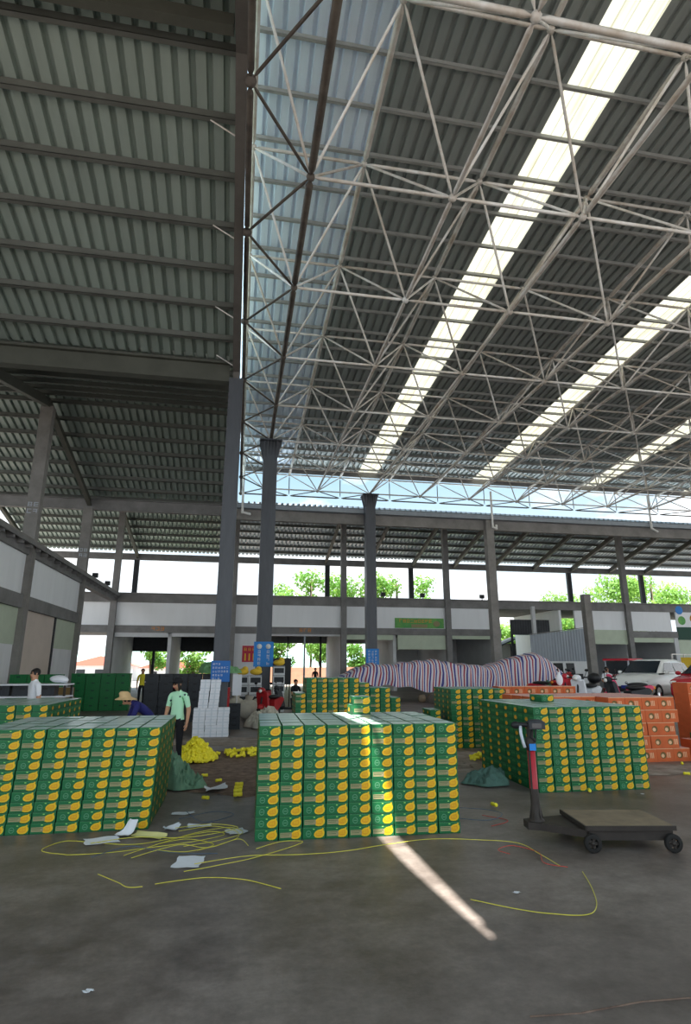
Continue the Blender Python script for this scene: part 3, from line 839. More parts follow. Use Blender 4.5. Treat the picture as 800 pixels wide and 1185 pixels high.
tree('tree', 'bright bushy tree filling the open gap beside the grey sheet lean-to', 'tree', 28.2, 60.0, 6, crown(q, 10, 2.1, 1, 6.0, 1.2, 1.9), 3000, .42, 'leaf2', 5)
tree('tree', 'tree filling the gap behind the lean-to sheets', 'tree', 36.2, 58.8, 7, crown(q, 9, 1.7, 1, 6.4, 1.3, 2.0), 2400, .45, 'leaf', 6)
tree('tree', 'tree seen through the glazed opening beside the red poster', 'tree', 4.3, 66.5, 5, crown(q, 7, 1.6, 2.0, 4.8, .9, 1.3), 1800, .36, 'leaf', 7)
tree('tree', 'tree seen through the opening between mullion and rear column', 'tree', 9.3, 66.8, 4, crown(q, 7, 1.5, 1.6, 4.4, .9, 1.4), 1800, .36, 'leaf2', 8)
tree('tree', 'tree seen through the opening behind the bright column sign', 'tree', 14.0, 66.6, 4, crown(q, 8, 1.6, 1.4, 4.4, .9, 1.4), 1800, .36, 'leaf', 9)
tree('tree', 'tree seen in the dark opening under the green banner', 'tree', 18.8, 60.0, 4, crown(q, 7, 2.0, 1.2, 4.0, .9, 1.4), 1500, .36, 'leaf', 10)
tree('tree', 'yellowish tree seen through the opening beside the big dark column', 'tree', -4.0, 57.0, 4, crown(q, 8, 2.2, 1.0, 3.6, .9, 1.3), 1800, .34, 'leaf2', 12)
tree('tree', 'tree seen through the opening above the dark crates', 'tree', -8.2, 60.0, 4, crown(q, 5, 1.6, 1.8, 3.6, .7, 1.1), 1000, .34, 'leaf', 13)
tree('tree', 'slim tree at the narrow slit beside the grey party wall', 'tree', 21.6, 56.5, 4, crown(q, 6, .8, 1.0, 4.2, .9, 1.3), 1200, .34, 'leaf2', 14)
# hills and far houses seen through the corner opening
mb = MB(); n = 60; vs = []
for i in range(n + 1):
    x = -150 + i * 5; h = 9 + 3 * math.sin(i * .35) + 2 * math.sin(i * .9 + 1)
    vs += [(x, 250, -1), (x, 262, h)]
mb.add(vs, [(2 * i, 2 * i + 2, 2 * i + 3, 2 * i + 1) for i in range(n)])
tag(mb.build('hills', 'hill', fix=False), 'distant hazy hills beyond the corner opening', 'hills', kind='structure')
def house(x, y, w_, d_, h, lb):
    t = thing('far_house', lb, 'house', (x, y, -.02))
    mb = MB(); mb.box(0, w_, 0, d_, 0, h); mb.build('house_wall', 'white', t)
    mb = MB(); mb.prism([(-.4, h), (w_ + .4, h), (w_ / 2, h + 1.2)], -.4, d_ + .4); mb.build('house_roof', 'rooftile', t)
    for k in range(3):
        mb = MB(); mb.box(w_ * (.15 + .28 * k), w_ * (.28 + .28 * k), -.03, 0, h * .4, h * .75); mb.build('house_window', 'darkgrey', t)
house(-21, 80, 8, 6, 1.9, 'low far house with red roof seen through the corner opening')
house(-11.5, 76, 7, 6, 1.6, 'low far house with red roof beyond the dark crates')
t = thing('yard_shed', 'dark small shed roof standing before the bushy tree in the gap', 'shed', (25.6, 52.8, 0))
mb = MB(); mb.box(0, .8, 0, 2, 0, 3.9); mb.build('shed_wall', 'darkgrey', t)
mb = MB(); mb.obox((-1.0, 1, 3.7), (1.0, 1, 4.5), 2.4, .12); mb.build('shed_roof', 'darkgrey', t)
# ------------------------------------------------------------------ mango cartons
CW, CD, CH = .247, .36, .1155
def blob(cx, cz, sx, sz, k=1.0):
    base = [(1, .05), (.93, .42), (.78, .66), (.86, .98), (.62, 1.06), (.46, .82), (.1, .78), (-.3, .66), (-.66, .42), (-.95, .02), (-1, -.4), (-.74, -.8), (-.3, -.98), (.25, -.96), (.66, -.74), (.92, -.4)]
    return [(cx + x * sx * k, cz + z * sz * k) for x, z in base]
def carton_mesh(label_kind):
    mb = MB(); w_, d_, h = CW / 2 - .002, CD / 2 - .002, CH - .001
    # body faces: sides green, top green-white, sky reflection painted into its colour
    vs = [(-w_, -d_, 0), (w_, -d_, 0), (w_, d_, 0), (-w_, d_, 0), (-w_, -d_, h), (w_, -d_, h), (w_, d_, h), (-w_, d_, h)]
    mb.add(vs, [(0, 1, 5, 4), (2, 3, 7, 6)], 0); mb.add(vs, [(1, 2, 6, 5), (3, 0, 4, 7)], 0); mb.add(vs, [(4, 5, 6, 7)], 1); mb.add(vs, [(3, 2, 1, 0)], 0)
    e = .0006
    def fpoly(pts, mi, lvl=1):
        y = -d_ - e * lvl
        c = (sum(p[0] for p in pts) / len(pts), sum(p[1] for p in pts) / len(pts))
        v = [(c[0], y, c[1])] + [(x, y, z) for x, z in pts]; n = len(pts)
        mb.add(v, [(0, 1 + i, 1 + (i + 1) % n) for i in range(n)], mi)
        mb.add([(-a, -b, z) for a, b, z in v], [(0, 1 + i, 1 + (i + 1) % n) for i in range(n)], mi)
    rect = lambda x0, x1, z0, z1: [(x0, z0), (x1, z0), (x1, z1), (x0, z1)]
    fpoly(rect(-w_, w_, 0, h * .12), 5); fpoly(rect(-w_, w_, h * .93, h), 6)
    fpoly(blob(w_ * .47, h * .5, w_ * .47, h * .42), 2); fpoly(blob(w_ * .45, h * .47, w_ * .33, h * .25), 3, 2)
    for z in (.44, .56):                                    # the brushed word on the fruit
        fpoly([(w_ * (.26 + .1 * i), h * (z + (.03 if i % 2 else -.02))) for i in range(5)] + [(w_ * (.64 - .1 * i), h * (z - .05 + (.03 if i % 2 else -.02))) for i in range(5)], 2, 3)
    if label_kind == 'label':
        fpoly(rect(-w_ * .9, w_ * .12, h * .24, h * .66), 4, 3)
        fpoly(rect(-w_ * .84, w_ * .02, h * .54, h * .58), 5, 4); fpoly(rect(-w_ * .84, -w_ * .1, h * .40, h * .44), 5, 4)
    elif label_kind == 'seal':
        fpoly([(-w_ * .48 + .030 * math.cos(a * PI / 8), h * .48 + .032 * math.sin(a * PI / 8)) for a in range(16)], 7, 2)
        fpoly([(-w_ * .48 + .022 * math.cos(a * PI / 8), h * .48 + .024 * math.sin(a * PI / 8)) for a in range(16)], 0, 3)
        fpoly(rect(-w_ * .62, -w_ * .34, h * .44, h * .52), 7, 4)
    fpoly(rect(-w_ * .1, w_ * .06, h * .82, h * .9), 8, 2)
    # long sides: lime band, dark hand slot, small fruit
    for s in (-1, 1):
        x = s * (w_ + e)
        def sp(y0, y1, z0, z1, mi, l=0):
            xx = x + s * e * l
            mb.add([(xx, y0, z0), (xx, y1, z0), (xx, y1, z1), (xx, y0, z1)], [(0, 1, 2, 3)], mi)
        sp(-d_ * .96, d_ * .96, h * .62, h * .9, 9); sp(-d_ * .96, d_ * .96, h * .08, h * .3, 5)
        sp(-d_ * .2, d_ * .2, h * .66, h * .84, 5, 1)
        xx = x + s * e
        mb.add([(xx, d_ * .45 + .05 * math.cos(a * PI / 6), h * .42 + .03 * math.sin(a * PI / 6)) for a in range(12)], [tuple(range(12))], 3)
    for s in (-1, 1):
        mb.add([(s * w_, -d_, h + e), (s * w_ * .95, -d_, h + e), (s * w_ * .95, d_, h + e), (s * w_, d_, h + e)], [(0, 1, 2, 3)], 5)
        mb.add([(-w_ * .95, s * d_, h + e), (w_ * .95, s * d_, h + e), (w_ * .95, s * d_ * .86, h + e), (-w_ * .95, s * d_ * .86, h + e)], [(0, 1, 2, 3)], 5)
    mb.add([(-w_ * .99, -.004, h + e), (w_ * .99, -.004, h + e), (w_ * .99, .004, h + e), (-w_ * .99, .004, h + e)], [(0, 1, 2, 3)], 6)
    me = mb.mesh('mango_carton', ['c_green', 'c_top', 'c_yellow', 'c_orange', 'c_label', 'c_dark', 'c_side', 'c_seal', 'c_lime', 'c_side'])
    bm = bmesh.new(); bm.from_mesh(me)
    for f in bm.faces:
        c = f.calc_center_median() - Vector((0, 0, h / 2)); n = f.normal
        ref = Vector((c.x / w_, c.y / d_, c.z / (h / 2))); k = max(range(3), key=lambda i: abs(ref[i])); v = Vector((0, 0, 0)); v[k] = math.copysign(1, ref[k])
        if n.dot(v) < 0: f.normal_flip()
    bm.to_mesh(me); bm.free()
    return me
CM = {k: carton_mesh(k) for k in ('label', 'seal', 'plain')}
STUFF = []                                                  # (mesh key, matrix) of cartons beyond the three hundred largest
rc = random.Random(21)
def carton(kind, x, y, z, rz, label=None, group=None, sc_=(1, 1, 1)):
    if label is None:
        STUFF.append((kind, Matrix.Translation((x, y, z)) @ Matrix.Rotation(rz, 4, 'Z') @ Matrix.Diagonal((*sc_, 1))))
        return
    o = link('mango_carton', CM[kind], None, (x, y, z), rz); o.scale = sc_
    tag(o, label, 'carton', group)
def stack(ox, oy, ang, cols, layers, rows, px, pz, front_label=None, top_label=None, group=None, drift=(0, 0), solid=False, sideL=True, sideR=True, kinds=('label', 'seal', 'seal', 'label'), step=None, lift=0.0):
    """ox, oy: front corner at the low-x end; columns run along ang"""
    ca, sa = math.cos(ang), math.sin(ang); pd = CD + .004
    for r in range(rows):
        for c in range(cols):
            top = layers - (step(c, r) if step else 0)
            for l in range(top):
                vis = r == 0 or l >= top - 1 or (sideL and c == 0) or (sideR and c == cols - 1) or r == rows - 1
                if not vis and not (step and l >= top - 4): continue
                kx = rc.uniform(-.0035, .0035) + drift[0] * l; ky = rc.uniform(-.010, -.002) * (r == 0) + drift[1] * l
                lx = (c + .5) * px + kx; ly = (r + .5) * pd + ky
                x = ox + lx * ca - ly * sa; y = oy + lx * sa + ly * ca
                kind = rc.choice(kinds)
                lab = None
                if r == 0 and front_label: lab = front_label(c, l)
                elif l == top - 1 and top_label and r > 0: lab = top_label(c, r)
                carton(kind, x, y, l * pz + lift + (rc.uniform(0, .004) if l == top - 1 else 0), ang + rc.uniform(-.004, .004), lab, group if lab else None, (1, 1, pz / .1157))
NC = {'label': 'label', 'seal': 'seal'}
stack(.27, 6.88, -.030, 9, 10, 5, .2535, .1157,
      lambda c, l: 'green mango carton, %s column from the scale\'s end, %s layer up, sunlit centre stack' % (ORD[9 - c], ORD[l + 1]),
      lambda c, r: 'green mango carton on top of the sunlit stack, %s row back, %s from scale\'s end' % (ORD[r + 1], ORD[9 - c]),
      'cartons of the sunlit centre stack', drift=(.0006, 0))
stack(-2.94, 7.60, .0, 8, 10, 5, .2545, .1095,
      lambda c, l: 'green mango carton, %s column from woman\'s end, %s layer up, stack beside the woman' % (ORD[8 - c], ORD[l + 1]),
      None, 'cartons of the stack beside the woman', drift=(.006, 0))
stack(4.46, 8.60, -.02, 7, 10, 6, .259, .1195,
      lambda c, l: 'green mango carton, %s column from orange cartons, %s layer up, stack behind platform scale' % (ORD[7 - c], ORD[l + 1]),
      None, 'cartons of the stack behind the platform scale', drift=(0, 0))
carton('label', 1.72, 8.40, 10 * .1157 + .005, .05, 'green mango carton, lower of the sunlit pair set on the centre stack')
carton('label', 1.735, 8.40, 11 * .1157 + .006, -.03, 'green mango carton, upper of the sunlit pair set on the centre stack')
carton('seal', 5.35, 9.95, 10 * .1195 + .006, .1, 'single green mango carton lying on top of the stack behind the scale')
carton('label', 9.45, 11.1, .36, .02, 'single green mango carton perched on orange cartons beside the yellow crate')
# farther stacks
stack(1.42, 14.5, -.02, 10, 13, 3, .26, .117, step=lambda c, r: (3 if c == 0 else (0 if c < 6 else (1 if c == 6 else (2 if c < 9 else 4)))) , kinds=('plain', 'label', 'plain'))
stack(4.9, 13.35, -.06, 5, 11, 4, .262, .1175, kinds=('plain', 'label', 'plain'))
stack(4.45, 13.5, -.05, 1, 7, 2, .262, .1175, kinds=('plain',))
stack(-5.6, 10.9, .0, 10, 10, 6, .2535, .1175, sideL=False, kinds=('label', 'plain'))
# gather the rest into one object
me = bpy.data.meshes.new('carton_bulk'); bm = bmesh.new()
for k, mtx in STUFF:
    n0 = len(bm.verts); bm.from_mesh(CM[k]); bm.verts.ensure_lookup_table()
    bmesh.ops.transform(bm, matrix=mtx, verts=bm.verts[n0:])
bm.to_mesh(me); bm.free()
for m in CM['label'].materials: me.materials.append(m)
tag(link('mango_carton_bulk', me), 'further green mango cartons stacked behind and beside the front stacks', 'cartons', kind='stuff')
print('cartons in bulk', len(STUFF))

# ------------------------------------------------------------------ orange cartons
def orange_mesh(w_, d_, h, deco):
    mb = MB(); a, b = w_ / 2 - .004, d_ / 2 - .004; h -= .002
    vs = [(-a, -b, 0), (a, -b, 0), (a, b, 0), (-a, b, 0), (-a, -b, h), (a, -b, h), (a, b, h), (-a, b, h)]
    mb.add(vs, [(0, 1, 5, 4), (2, 3, 7, 6), (1, 2, 6, 5), (3, 0, 4, 7), (3, 2, 1, 0)], 0); mb.add(vs, [(4, 5, 6, 7)], 1)
    def p(pts, mi, l):
        mb.add([(x, -b - .0007 * l, z) for x, z in pts], [tuple(range(len(pts)))], mi)
    for cx in deco:
        p([(cx + .062 * math.cos(i * PI / 7), h * .5 + .062 * math.sin(i * PI / 7)) for i in range(14)], 2, 1)
        p([(cx - .012 + .036 * math.cos(i * PI / 5), h * .46 + .036 * math.sin(i * PI / 5)) for i in range(10)], 3, 2)
    x0 = max(deco) + .075
    for k in range(3):
        if x0 + k * .03 + .02 < a: p([(x0 + k * .03, h * .3), (x0 + k * .03 + .016, h * .3), (x0 + k * .03 + .016, h * .72), (x0 + k * .03, h * .72)], 3, 1)
    p([(-a, h * .96), (a, h * .96), (a, h), (-a, h)], 3, 1)
    return mb.mesh('orange_carton', ['orange', 'orange_top', 'orange_dark', 'orange_pale'])
OM = orange_mesh(.36, .46, .24, (-.05,)); OML = orange_mesh(.6, .46, .24, (-.15, .12))
def orange(x, y, z, rz, label, me=OM, s=1.0):
    o = link('orange_carton', me, None, (x, y, z), rz); o.scale = (1, 1, s)
    tag(o, label, 'carton', 'orange fruit cartons')
for l in range(5):
    if l in (1, 2):
        xs = [(8.68 - .04 * l - .31 + .05, OML, 'long'), (8.68 - .04 * l - .81 + .05, OM, 'short'), (8.68 - .04 * l - 1.18 + .05, OM, 'short')]
    else:
        xs = [(8.72 - .05 * l - .365 * k, OM, 'short') for k in range(4)]
    for k, (x, me_, kind) in enumerate(xs):
        orange(x, 11.05, l * .241, -.03, '%s orange fruit carton, %s layer up, %s from the yellow crate' % (kind if kind == 'long' else 'square', ORD[l + 1], ORD[k + 1]), me_)
for r in range(1, 4):
    for k in range(8):
        x = 8.6 - .365 * k
        orange(x, 11.05 + r * .47, 4 * .241, -.03, 'orange fruit carton with pink top, %s row back, %s along the long top' % (ORD[r + 1], ORD[k + 1]))
mb = MB(); mb.box(5.9, 8.72, 11.32, 12.66, 0, .955)         # lower courses, hidden behind the front ones
mb.add([(x, 11.31, z) for x, z in ((5.9, 0), (8.7, 0), (8.7, .01), (5.9, .01))], [(0, 1, 2, 3)])
tag(mb.build('orange_carton_bulk', 'orange'), 'lower courses of orange cartons under the pink topped ones', 'cartons', kind='stuff')
for l in range(6):
    for k in range(4):
        orange(10.5 + .38 * k, 12.6, l * .238, .06, 'orange carton in the taller far stack, %s layer up, %s along' % (ORD[l + 1], ORD[k + 1]))
for k in range(6):
    for l in range(3, 5):
        orange(7.05 + .37 * k, 15.2, .26 * l, -.05, 'orange carton behind the tall green stack, %s one, %s course' % (ORD[k + 1], 'upper' if l == 4 else 'lower'))
    for l in range(3):
        pass
mb = MB(); mb.box(6.88, 9.1, 15.0, 15.45, 0, .777); tag(mb.build('pallet_load', 'orange_dark'), 'brown load carrying the orange cartons behind the tall green stack', 'load')
for l in range(2):
    for k in range(2):
        orange(9.35 + .37 * k, 11.15, .18 * l, .03, 'low orange carton beside the yellow crate, %s one, %s course' % (ORD[k + 1], 'upper' if l else 'lower'), OM, .74)
# ------------------------------------------------------------------ platform scale
t = thing('platform_scale', 'old wheeled platform scale with red post and worn wooden deck', 'scale', (4.04, 6.18, 0), math.radians(-10))
ol = [(-.92, .0), (-.92, .17), (-.80, .22), (-.42, .33), (.46, .33), (.46, -.30), (-.42, -.30), (-.80, -.03)]
def slab(mb, pts, z0, z1, mi=0):
    n = len(pts); v = [(x, y, z0) for x, y in pts] + [(x, y, z1) for x, y in pts]
    mb.add(v, [tuple(range(n - 1, -1, -1)), tuple(range(n, 2 * n))] + [(i, (i + 1) % n, n + (i + 1) % n, n + i) for i in range(n)], mi)
mb = MB(); slab(mb, ol, .12, .19); mb.box(-.4, .45, -.315, -.30, .10, .2); mb.box(-.4, .45, .33, .345, .10, .2); mb.build('base_frame', 'iron', t)
mb = MB(); slab(mb, [(-.43, -.33), (.47, -.33), (.47, .36), (-.43, .36)], .205, .235); mb.build('deck', 'deckplate', t)
mb = MB(); mb.box(-.44, .48, -.345, -.328, .195, .238); mb.box(-.445, -.428, -.345, .375, .195, .238); mb.build('deck_edge', 'iron', t)
for x, y in ((-.39, -.36), (.42, -.36), (-.39, .38), (.42, .38)):
    mb = MB(); mb.lathe([(.05, -.022), (.078, -.024), (.086, -.018), (.086, .018), (.078, .024), (.05, .022), (.05, -.022)], 24, (x, y, .086), 'y')
    wh = mb.build('wheel', 'rubber', t)
    mb = MB(); mb.lathe([(0, -.026), (.02, -.026), (.02, .026), (0, .026)], 12, (x, y, .086), 'y')
    for k in range(5):
        a = 2 * PI * k / 5
        mb.obox((x, y, .086), (x + .058 * math.cos(a), y, .086 + .058 * math.sin(a)), .03, .014, up=(0, 1, 0))
    mb.build('wheel_spokes', 'iron', wh)
PX, PY = -.80, .09
mb = MB(); mb.lathe([(.085, .19), (.085, .2), (.06, .22), (.048, .36), (.048, .38)], 14, (PX, PY, 0))
for k in range(6):
    a = 2 * PI * k / 6
    mb.tube((PX + .074 * math.cos(a), PY + .074 * math.sin(a), .2), (PX + .04 * math.cos(a), PY + .04 * math.sin(a), .36), .007, 5)
mb.build('post_foot', 'iron', t)
mb = MB(); mb.lathe([(.046, .36), (.043, .98), (.0, .98)], 14, (PX, PY, 0)); mb.build('post', 'scalered', t)
mb = MB(); mb.lathe([(.0475, .37), (.0475, .5), (.045, .51)], 14, (PX, PY, 0)); mb.build('post_sleeve', 'iron', t)
mb = MB(); mb.lathe([(.048, .9), (.056, .9), (.056, 1.02), (.036, 1.03), (.036, 1.17), (0, 1.17)], 14, (PX, PY, 0))
mb.tube((PX - .035, PY - .03, .45), (PX - .03, PY - .03, .95), .012, 6); mb.build('post_collar', 'iron', t)
mb = MB(); mb.tube((PX - .17, PY + .02, 1.17), (PX + .15, PY - .02, 1.15), .026, 10)
mb.ball((PX - .15, PY + .02, 1.16), .045, 10, 6, 0, (1.2, .9, .9)); mb.build('handlebar', 'black', t)
mb = MB(); mb.box(PX - .02, PX + .16, PY - .06, PY + .05, 1.12, 1.2); mb.ball((PX + .07, PY - .01, 1.2), .07, 10, 6, 0, (1.3, .8, .35)); hd = mb.build('display_head', 'darkgrey', t)
mb = MB(); mb.box(PX + .01, PX + .12, PY - .064, PY - .058, 1.135, 1.185); mb.build('display_screen', 'glass', hd)
mb = MB(); mb.path([(PX - .10, PY, 1.15), (PX - .11, PY - .03, 1.08), (PX - .09, PY - .03, .98), (PX - .075, PY - .03, .93)], .018, 7); mb.build('cable', 'tape', t)
mb = MB(); mb.path([(PX + .02, PY - .04, 1.13), (PX - .02, PY - .06, 1.05), (PX + .04, PY - .06, .99), (PX + .05, PY - .05, 1.08), (PX + .06, PY - .04, 1.13)], .009, 6); mb.build('cable', 'black', t)
mb = MB(); mb.box(PX - .03, PX + .04, PY - .055, PY - .04, .90, .97); mb.build('tag_label', 'signblue', t)

# ------------------------------------------------------------------ straps, papers, sleeves on the floor
def spline(pts, n=10):
    P = [Vector((*p, 0)) if len(p) == 2 else Vector(p) for p in pts]; out = []
    for i in range(len(P) - 1):
        p0 = P[max(i - 1, 0)]; p1 = P[i]; p2 = P[i + 1]; p3 = P[min(i + 2, len(P) - 1)]
        for k in range(n):
            u = k / n
            out.append(.5 * ((2 * p1) + (p2 - p0) * u + (2 * p0 - 5 * p1 + 4 * p2 - p3) * u * u + (3 * p1 - p0 - 3 * p2 + p3) * u ** 3))
    out.append(P[-1]); return out
ZS = [-1]
def strap(pts, label, m='strap', r=.0038, amp=.0):
    ZS[0] += 1; zb = r + .001 + .0098 * (ZS[0] % 5)
    pl = spline(pts)
    pl = [Vector((p.x, p.y, zb + .0004 * math.sin(i * .7))) for i, p in enumerate(pl)]
    mb = MB(); mb.path(pl, r, 5)
    tag(mb.build('strapping_band', m, fix=False), label, 'strap')
strap([(-1.55, 6.75), (-1.85, 6.95), (-1.7, 7.25), (-1.3, 7.1), (-.95, 7.0), (-.6, 7.15), (-.2, 7.35), (-.05, 7.2), (-.35, 7.0), (-.8, 6.85), (-1.2, 6.75), (-1.55, 6.75)], 'yellow strapping band curling in a big loop beside the papers')
strap([(-1.0, 6.6), (-.7, 6.95), (-.35, 7.3), (.0, 7.45), (.15, 7.2), (-.1, 6.95), (-.45, 6.8)], 'yellow strapping band looped over the lying paper sheets')
strap([(-.38, 5.99), (-.1, 6.1), (.3, 6.3), (.76, 6.68), (.55, 6.75), (.28, 6.55)], 'yellow strapping band running up to the corner of the sunlit stack')
strap([(-.3, 6.15), (.2, 6.3), (.7, 6.25), (1.14, 6.28), (1.6, 6.42), (2.11, 6.52), (2.6, 6.4), (2.95, 6.22), (2.99, 5.85), (3.0, 5.5)], 'long yellow strapping band lying along the sunlit stack towards the scale')
strap([(-1.11, 5.99), (-.9, 5.75), (-.8, 5.62), (-.68, 5.61)], 'short kinked yellow strapping band nearest the lone paper sheet')
strap([(-.6, 5.78), (-.2, 5.86), (.15, 5.75), (.45, 5.48)], 'yellow strapping band bent like a bow in front of all others')
strap([(1.91, 4.95), (2.2, 4.7), (2.41, 4.58), (2.65, 4.52), (2.82, 4.66), (3.0, 5.0), (3.15, 5.38)], 'hooked yellow strapping band on the bare floor before the scale')
strap([(-.55, 7.35), (-.2, 7.5), (.05, 7.3), (.1, 7.0), (-.1, 6.75), (-.3, 6.6)], 'yellow strapping band hanging in an arc between the two front stacks')
strap([(-1.4, 7.0), (-1.0, 7.15), (-.5, 7.05), (-.15, 7.15), (.1, 7.35), (-.2, 7.55), (-.6, 7.45)], 'yellow strapping band curving behind the paper sheets')
strap([(-.9, 6.4), (-.5, 6.75), (-.2, 6.6), (.1, 6.85), (.2, 6.6)], 'yellow strapping band zigzagging by the lone white sheet')
strap([(-.75, 6.95), (-.45, 7.1), (-.15, 6.85), (-.4, 6.65), (-.7, 6.75)], 'small closed loop of yellow strapping among the tangle')
strap([(-1.3, 6.6), (-1.0, 6.9), (-.7, 6.7), (-.4, 6.55), (-.1, 6.5)], 'dull blue strapping band tangled under the yellow loops', 'strap_blue')
strap([(-.6, 7.9), (-.2, 8.2), (.05, 8.0), (-.3, 7.7), (-.55, 8.3)], 'dull blue strapping band behind the blue folded sheet', 'strap_blue')
strap([(2.7, 5.9), (2.65, 6.05), (2.85, 6.15), (3.0, 5.9), (2.9, 5.6), (3.05, 5.45)], 'thin red strapping band curling before the scale post', 'strap_red', .004)
strap([(2.62, 7.3), (3.0, 7.1), (3.3, 7.35), (3.2, 7.6), (2.9, 7.75)], 'thin dark band lying beside the sunlit stack near the scale', 'strap_blue', .004)
strap([(3.0, 7.0), (3.3, 7.2), (3.1, 7.5)], 'thin red band coiled beside the scale post', 'strap_red', .004)

def paper(x, y, rz, w_, d_, label, m='paper', curl=.03, fold=0.0, lines=True, seed=0):
    rr = random.Random(seed + 31); nx, ny = 7, 6; mb = MB()
    ph = rr.uniform(0, 6)
    for k, zz in ((0, .0), (1, .0015)):
        pass
    vs = []
    for j in range(ny + 1):
        for i in range(nx + 1):
            u, v = i / nx - .5, j / ny - .5
            z = .004 + min(w_, d_) * (curl * abs(math.sin(ph + 3.2 * u + 2 * v)) * (u * u + v * v) * 1.6 + fold * max(0, u) * .9)
            vs.append((u * w_ + .01 * math.sin(9 * v + ph), v * d_ + .012 * math.sin(8 * u + ph), z))
    fs = [(j * (nx + 1) + i, j * (nx + 1) + i + 1, (j + 1) * (nx + 1) + i + 1, (j + 1) * (nx + 1) + i) for j in range(ny) for i in range(nx)]
    mb.add(vs, fs, 0, True)
    o = mb.build('paper_sheet', m, None, (x, y, .019 if 9.2 < y else .002), rz, fix=False)
    return tag(o, label, 'paper')
paper(-1.33, 7.2, .25, .34, .26, 'flat white paper sheet lying against the foot of the woman\'s stack')
paper(-1.12, 7.36, .7, .2, .2, 'crumpled bluish white paper standing up before the woman\'s stack', curl=.3, fold=1.3, seed=2)
paper(-.86, 7.28, 1.1, .15, .4, 'yellowish folded paper strip beside the crumpled bluish paper', 'paperyellow', curl=.1, fold=.3, seed=3)
paper(-.64, 7.52, .2, .18, .2, 'small creased white paper beside the yellowish paper strip', curl=.35, fold=.3, seed=4)
paper(-.34, 7.6, -.1, .27, .13, 'narrow torn white paper at the end of the paper trail', curl=.2, seed=5)
paper(-.58, 8.25, .15, .28, .14, 'bluish folded sheet under dull blue bands', curl=.1, seed=6)
paper(.08, 7.3, .35, .22, .22, 'bluish white sheet at the corner of the sunlit stack', curl=.05, seed=7)
paper(-.36, 6.32, -.15, .26, .34, 'lone white sheet with yellow edge among the bands', curl=.03, seed=8)
paper(-.22, 9.6, .2, .32, .26, 'white tent folded paper before the yellow foam heap', curl=.25, fold=.2, seed=9)
paper(1.35, 13.3, .1, 1.1, .7, 'large pale sheet lying by the brown rubbish patch', 'foam', curl=.05, seed=10)
for x, y, lb in ((-.75, 4.1, 'tiny white scrap on the bare front floor'), (2.35, 5.05, 'tiny white scrap by the hooked yellow band'), (5.9, 8.25, 'white scrap at the foot of the stack behind the scale')):
    paper(x, y, .4, .045, .03, lb, curl=.1, seed=12)

def sleeve(x, y, rz, label, z=0.0, s=.75, m='yellow'):
    mb = MB(); prof = [(.0, -.07), (.030, -.068), (.034, -.03), (.027, 0), (.034, .03), (.030, .068), (.0, .07)]
    mb.lathe([(r * s, h * s) for r, h in prof], 9, (0, 0, .036 * s), 'x')
    return tag(mb.build('foam_sleeve', m, None, (x, y, z + .016), rz, fix=False), label, 'foam sleeve')
for x, y, lb in ((.12, 9.80, 'yellow foam sleeve at the back of the little row by the sunlit stack'), (.11, 9.54, 'yellow foam sleeve, second of the little row by the sunlit stack'), (.10, 9.3, 'yellow foam sleeve, third of the little row by the sunlit stack'), (.10, 9.05, 'yellow foam sleeve at the front of the little row by the sunlit stack')):
    sleeve(x, y, .1, lb, s=.9)
for x, y, lb in ((-.2, 10.2, 'yellow foam sleeve touching the green sheet\'s tip'), (-.34, 8.95, 'single yellow foam sleeve between white paper and blue bands'), (-.44, 10.7, 'pale yellow foam sleeve before the heap'), (3.42, 7.85, 'single yellow foam sleeve between sunlit stack and scale'),
                 (5.18, 8.45, 'lime yellow foam sleeve at the foot of the stack behind the scale'), (8.31, 10.36, 'yellow foam sleeve on the floor before the orange cartons'), (7.6, 9.4, 'small yellow sleeve on the bare floor beyond the scale deck'), (.55, 9.9, 'yellow sleeve close beside the sunlit stack')):
    sleeve(x, y, rc.uniform(0, 3), lb)
def heap(label, cx, cy, rx, ry, h, n, seed):
    rr = random.Random(seed); mb = MB()
    for _ in range(n):
        a = rr.uniform(0, 2 * PI); q = rr.random() ** .6
        x, y = rx * q * math.cos(a), ry * q * math.sin(a); z = max(.02, h * (1 - q ** 1.3) * rr.uniform(.6, 1.0))
        d = Vector((rr.gauss(0, 1), rr.gauss(0, 1), rr.gauss(0, .6))).normalized() * .05
        mb.tube((x - d.x, y - d.y, max(.02, z - d.z)), (x + d.x, y + d.y, max(.02, z + d.z)), .026, 7, .034)
    return tag(mb.build('foam_sleeve_heap', 'yellow', None, (cx, cy, .034), fix=False), label, 'foam sleeves', kind='stuff')
heap('loose heap of yellow foam sleeves at the woman\'s feet', -.72, 12.55, .42, .5, .42, 420, 1)
heap('thin scatter of yellow foam sleeves on the brown rubbish patch', .25, 13.1, .55, .45, .12, 70, 2)
heap('few yellow foam sleeves by the lean tarpaulin behind the sunlit stack', 4.85, 11.6, .3, .25, .10, 22, 3)

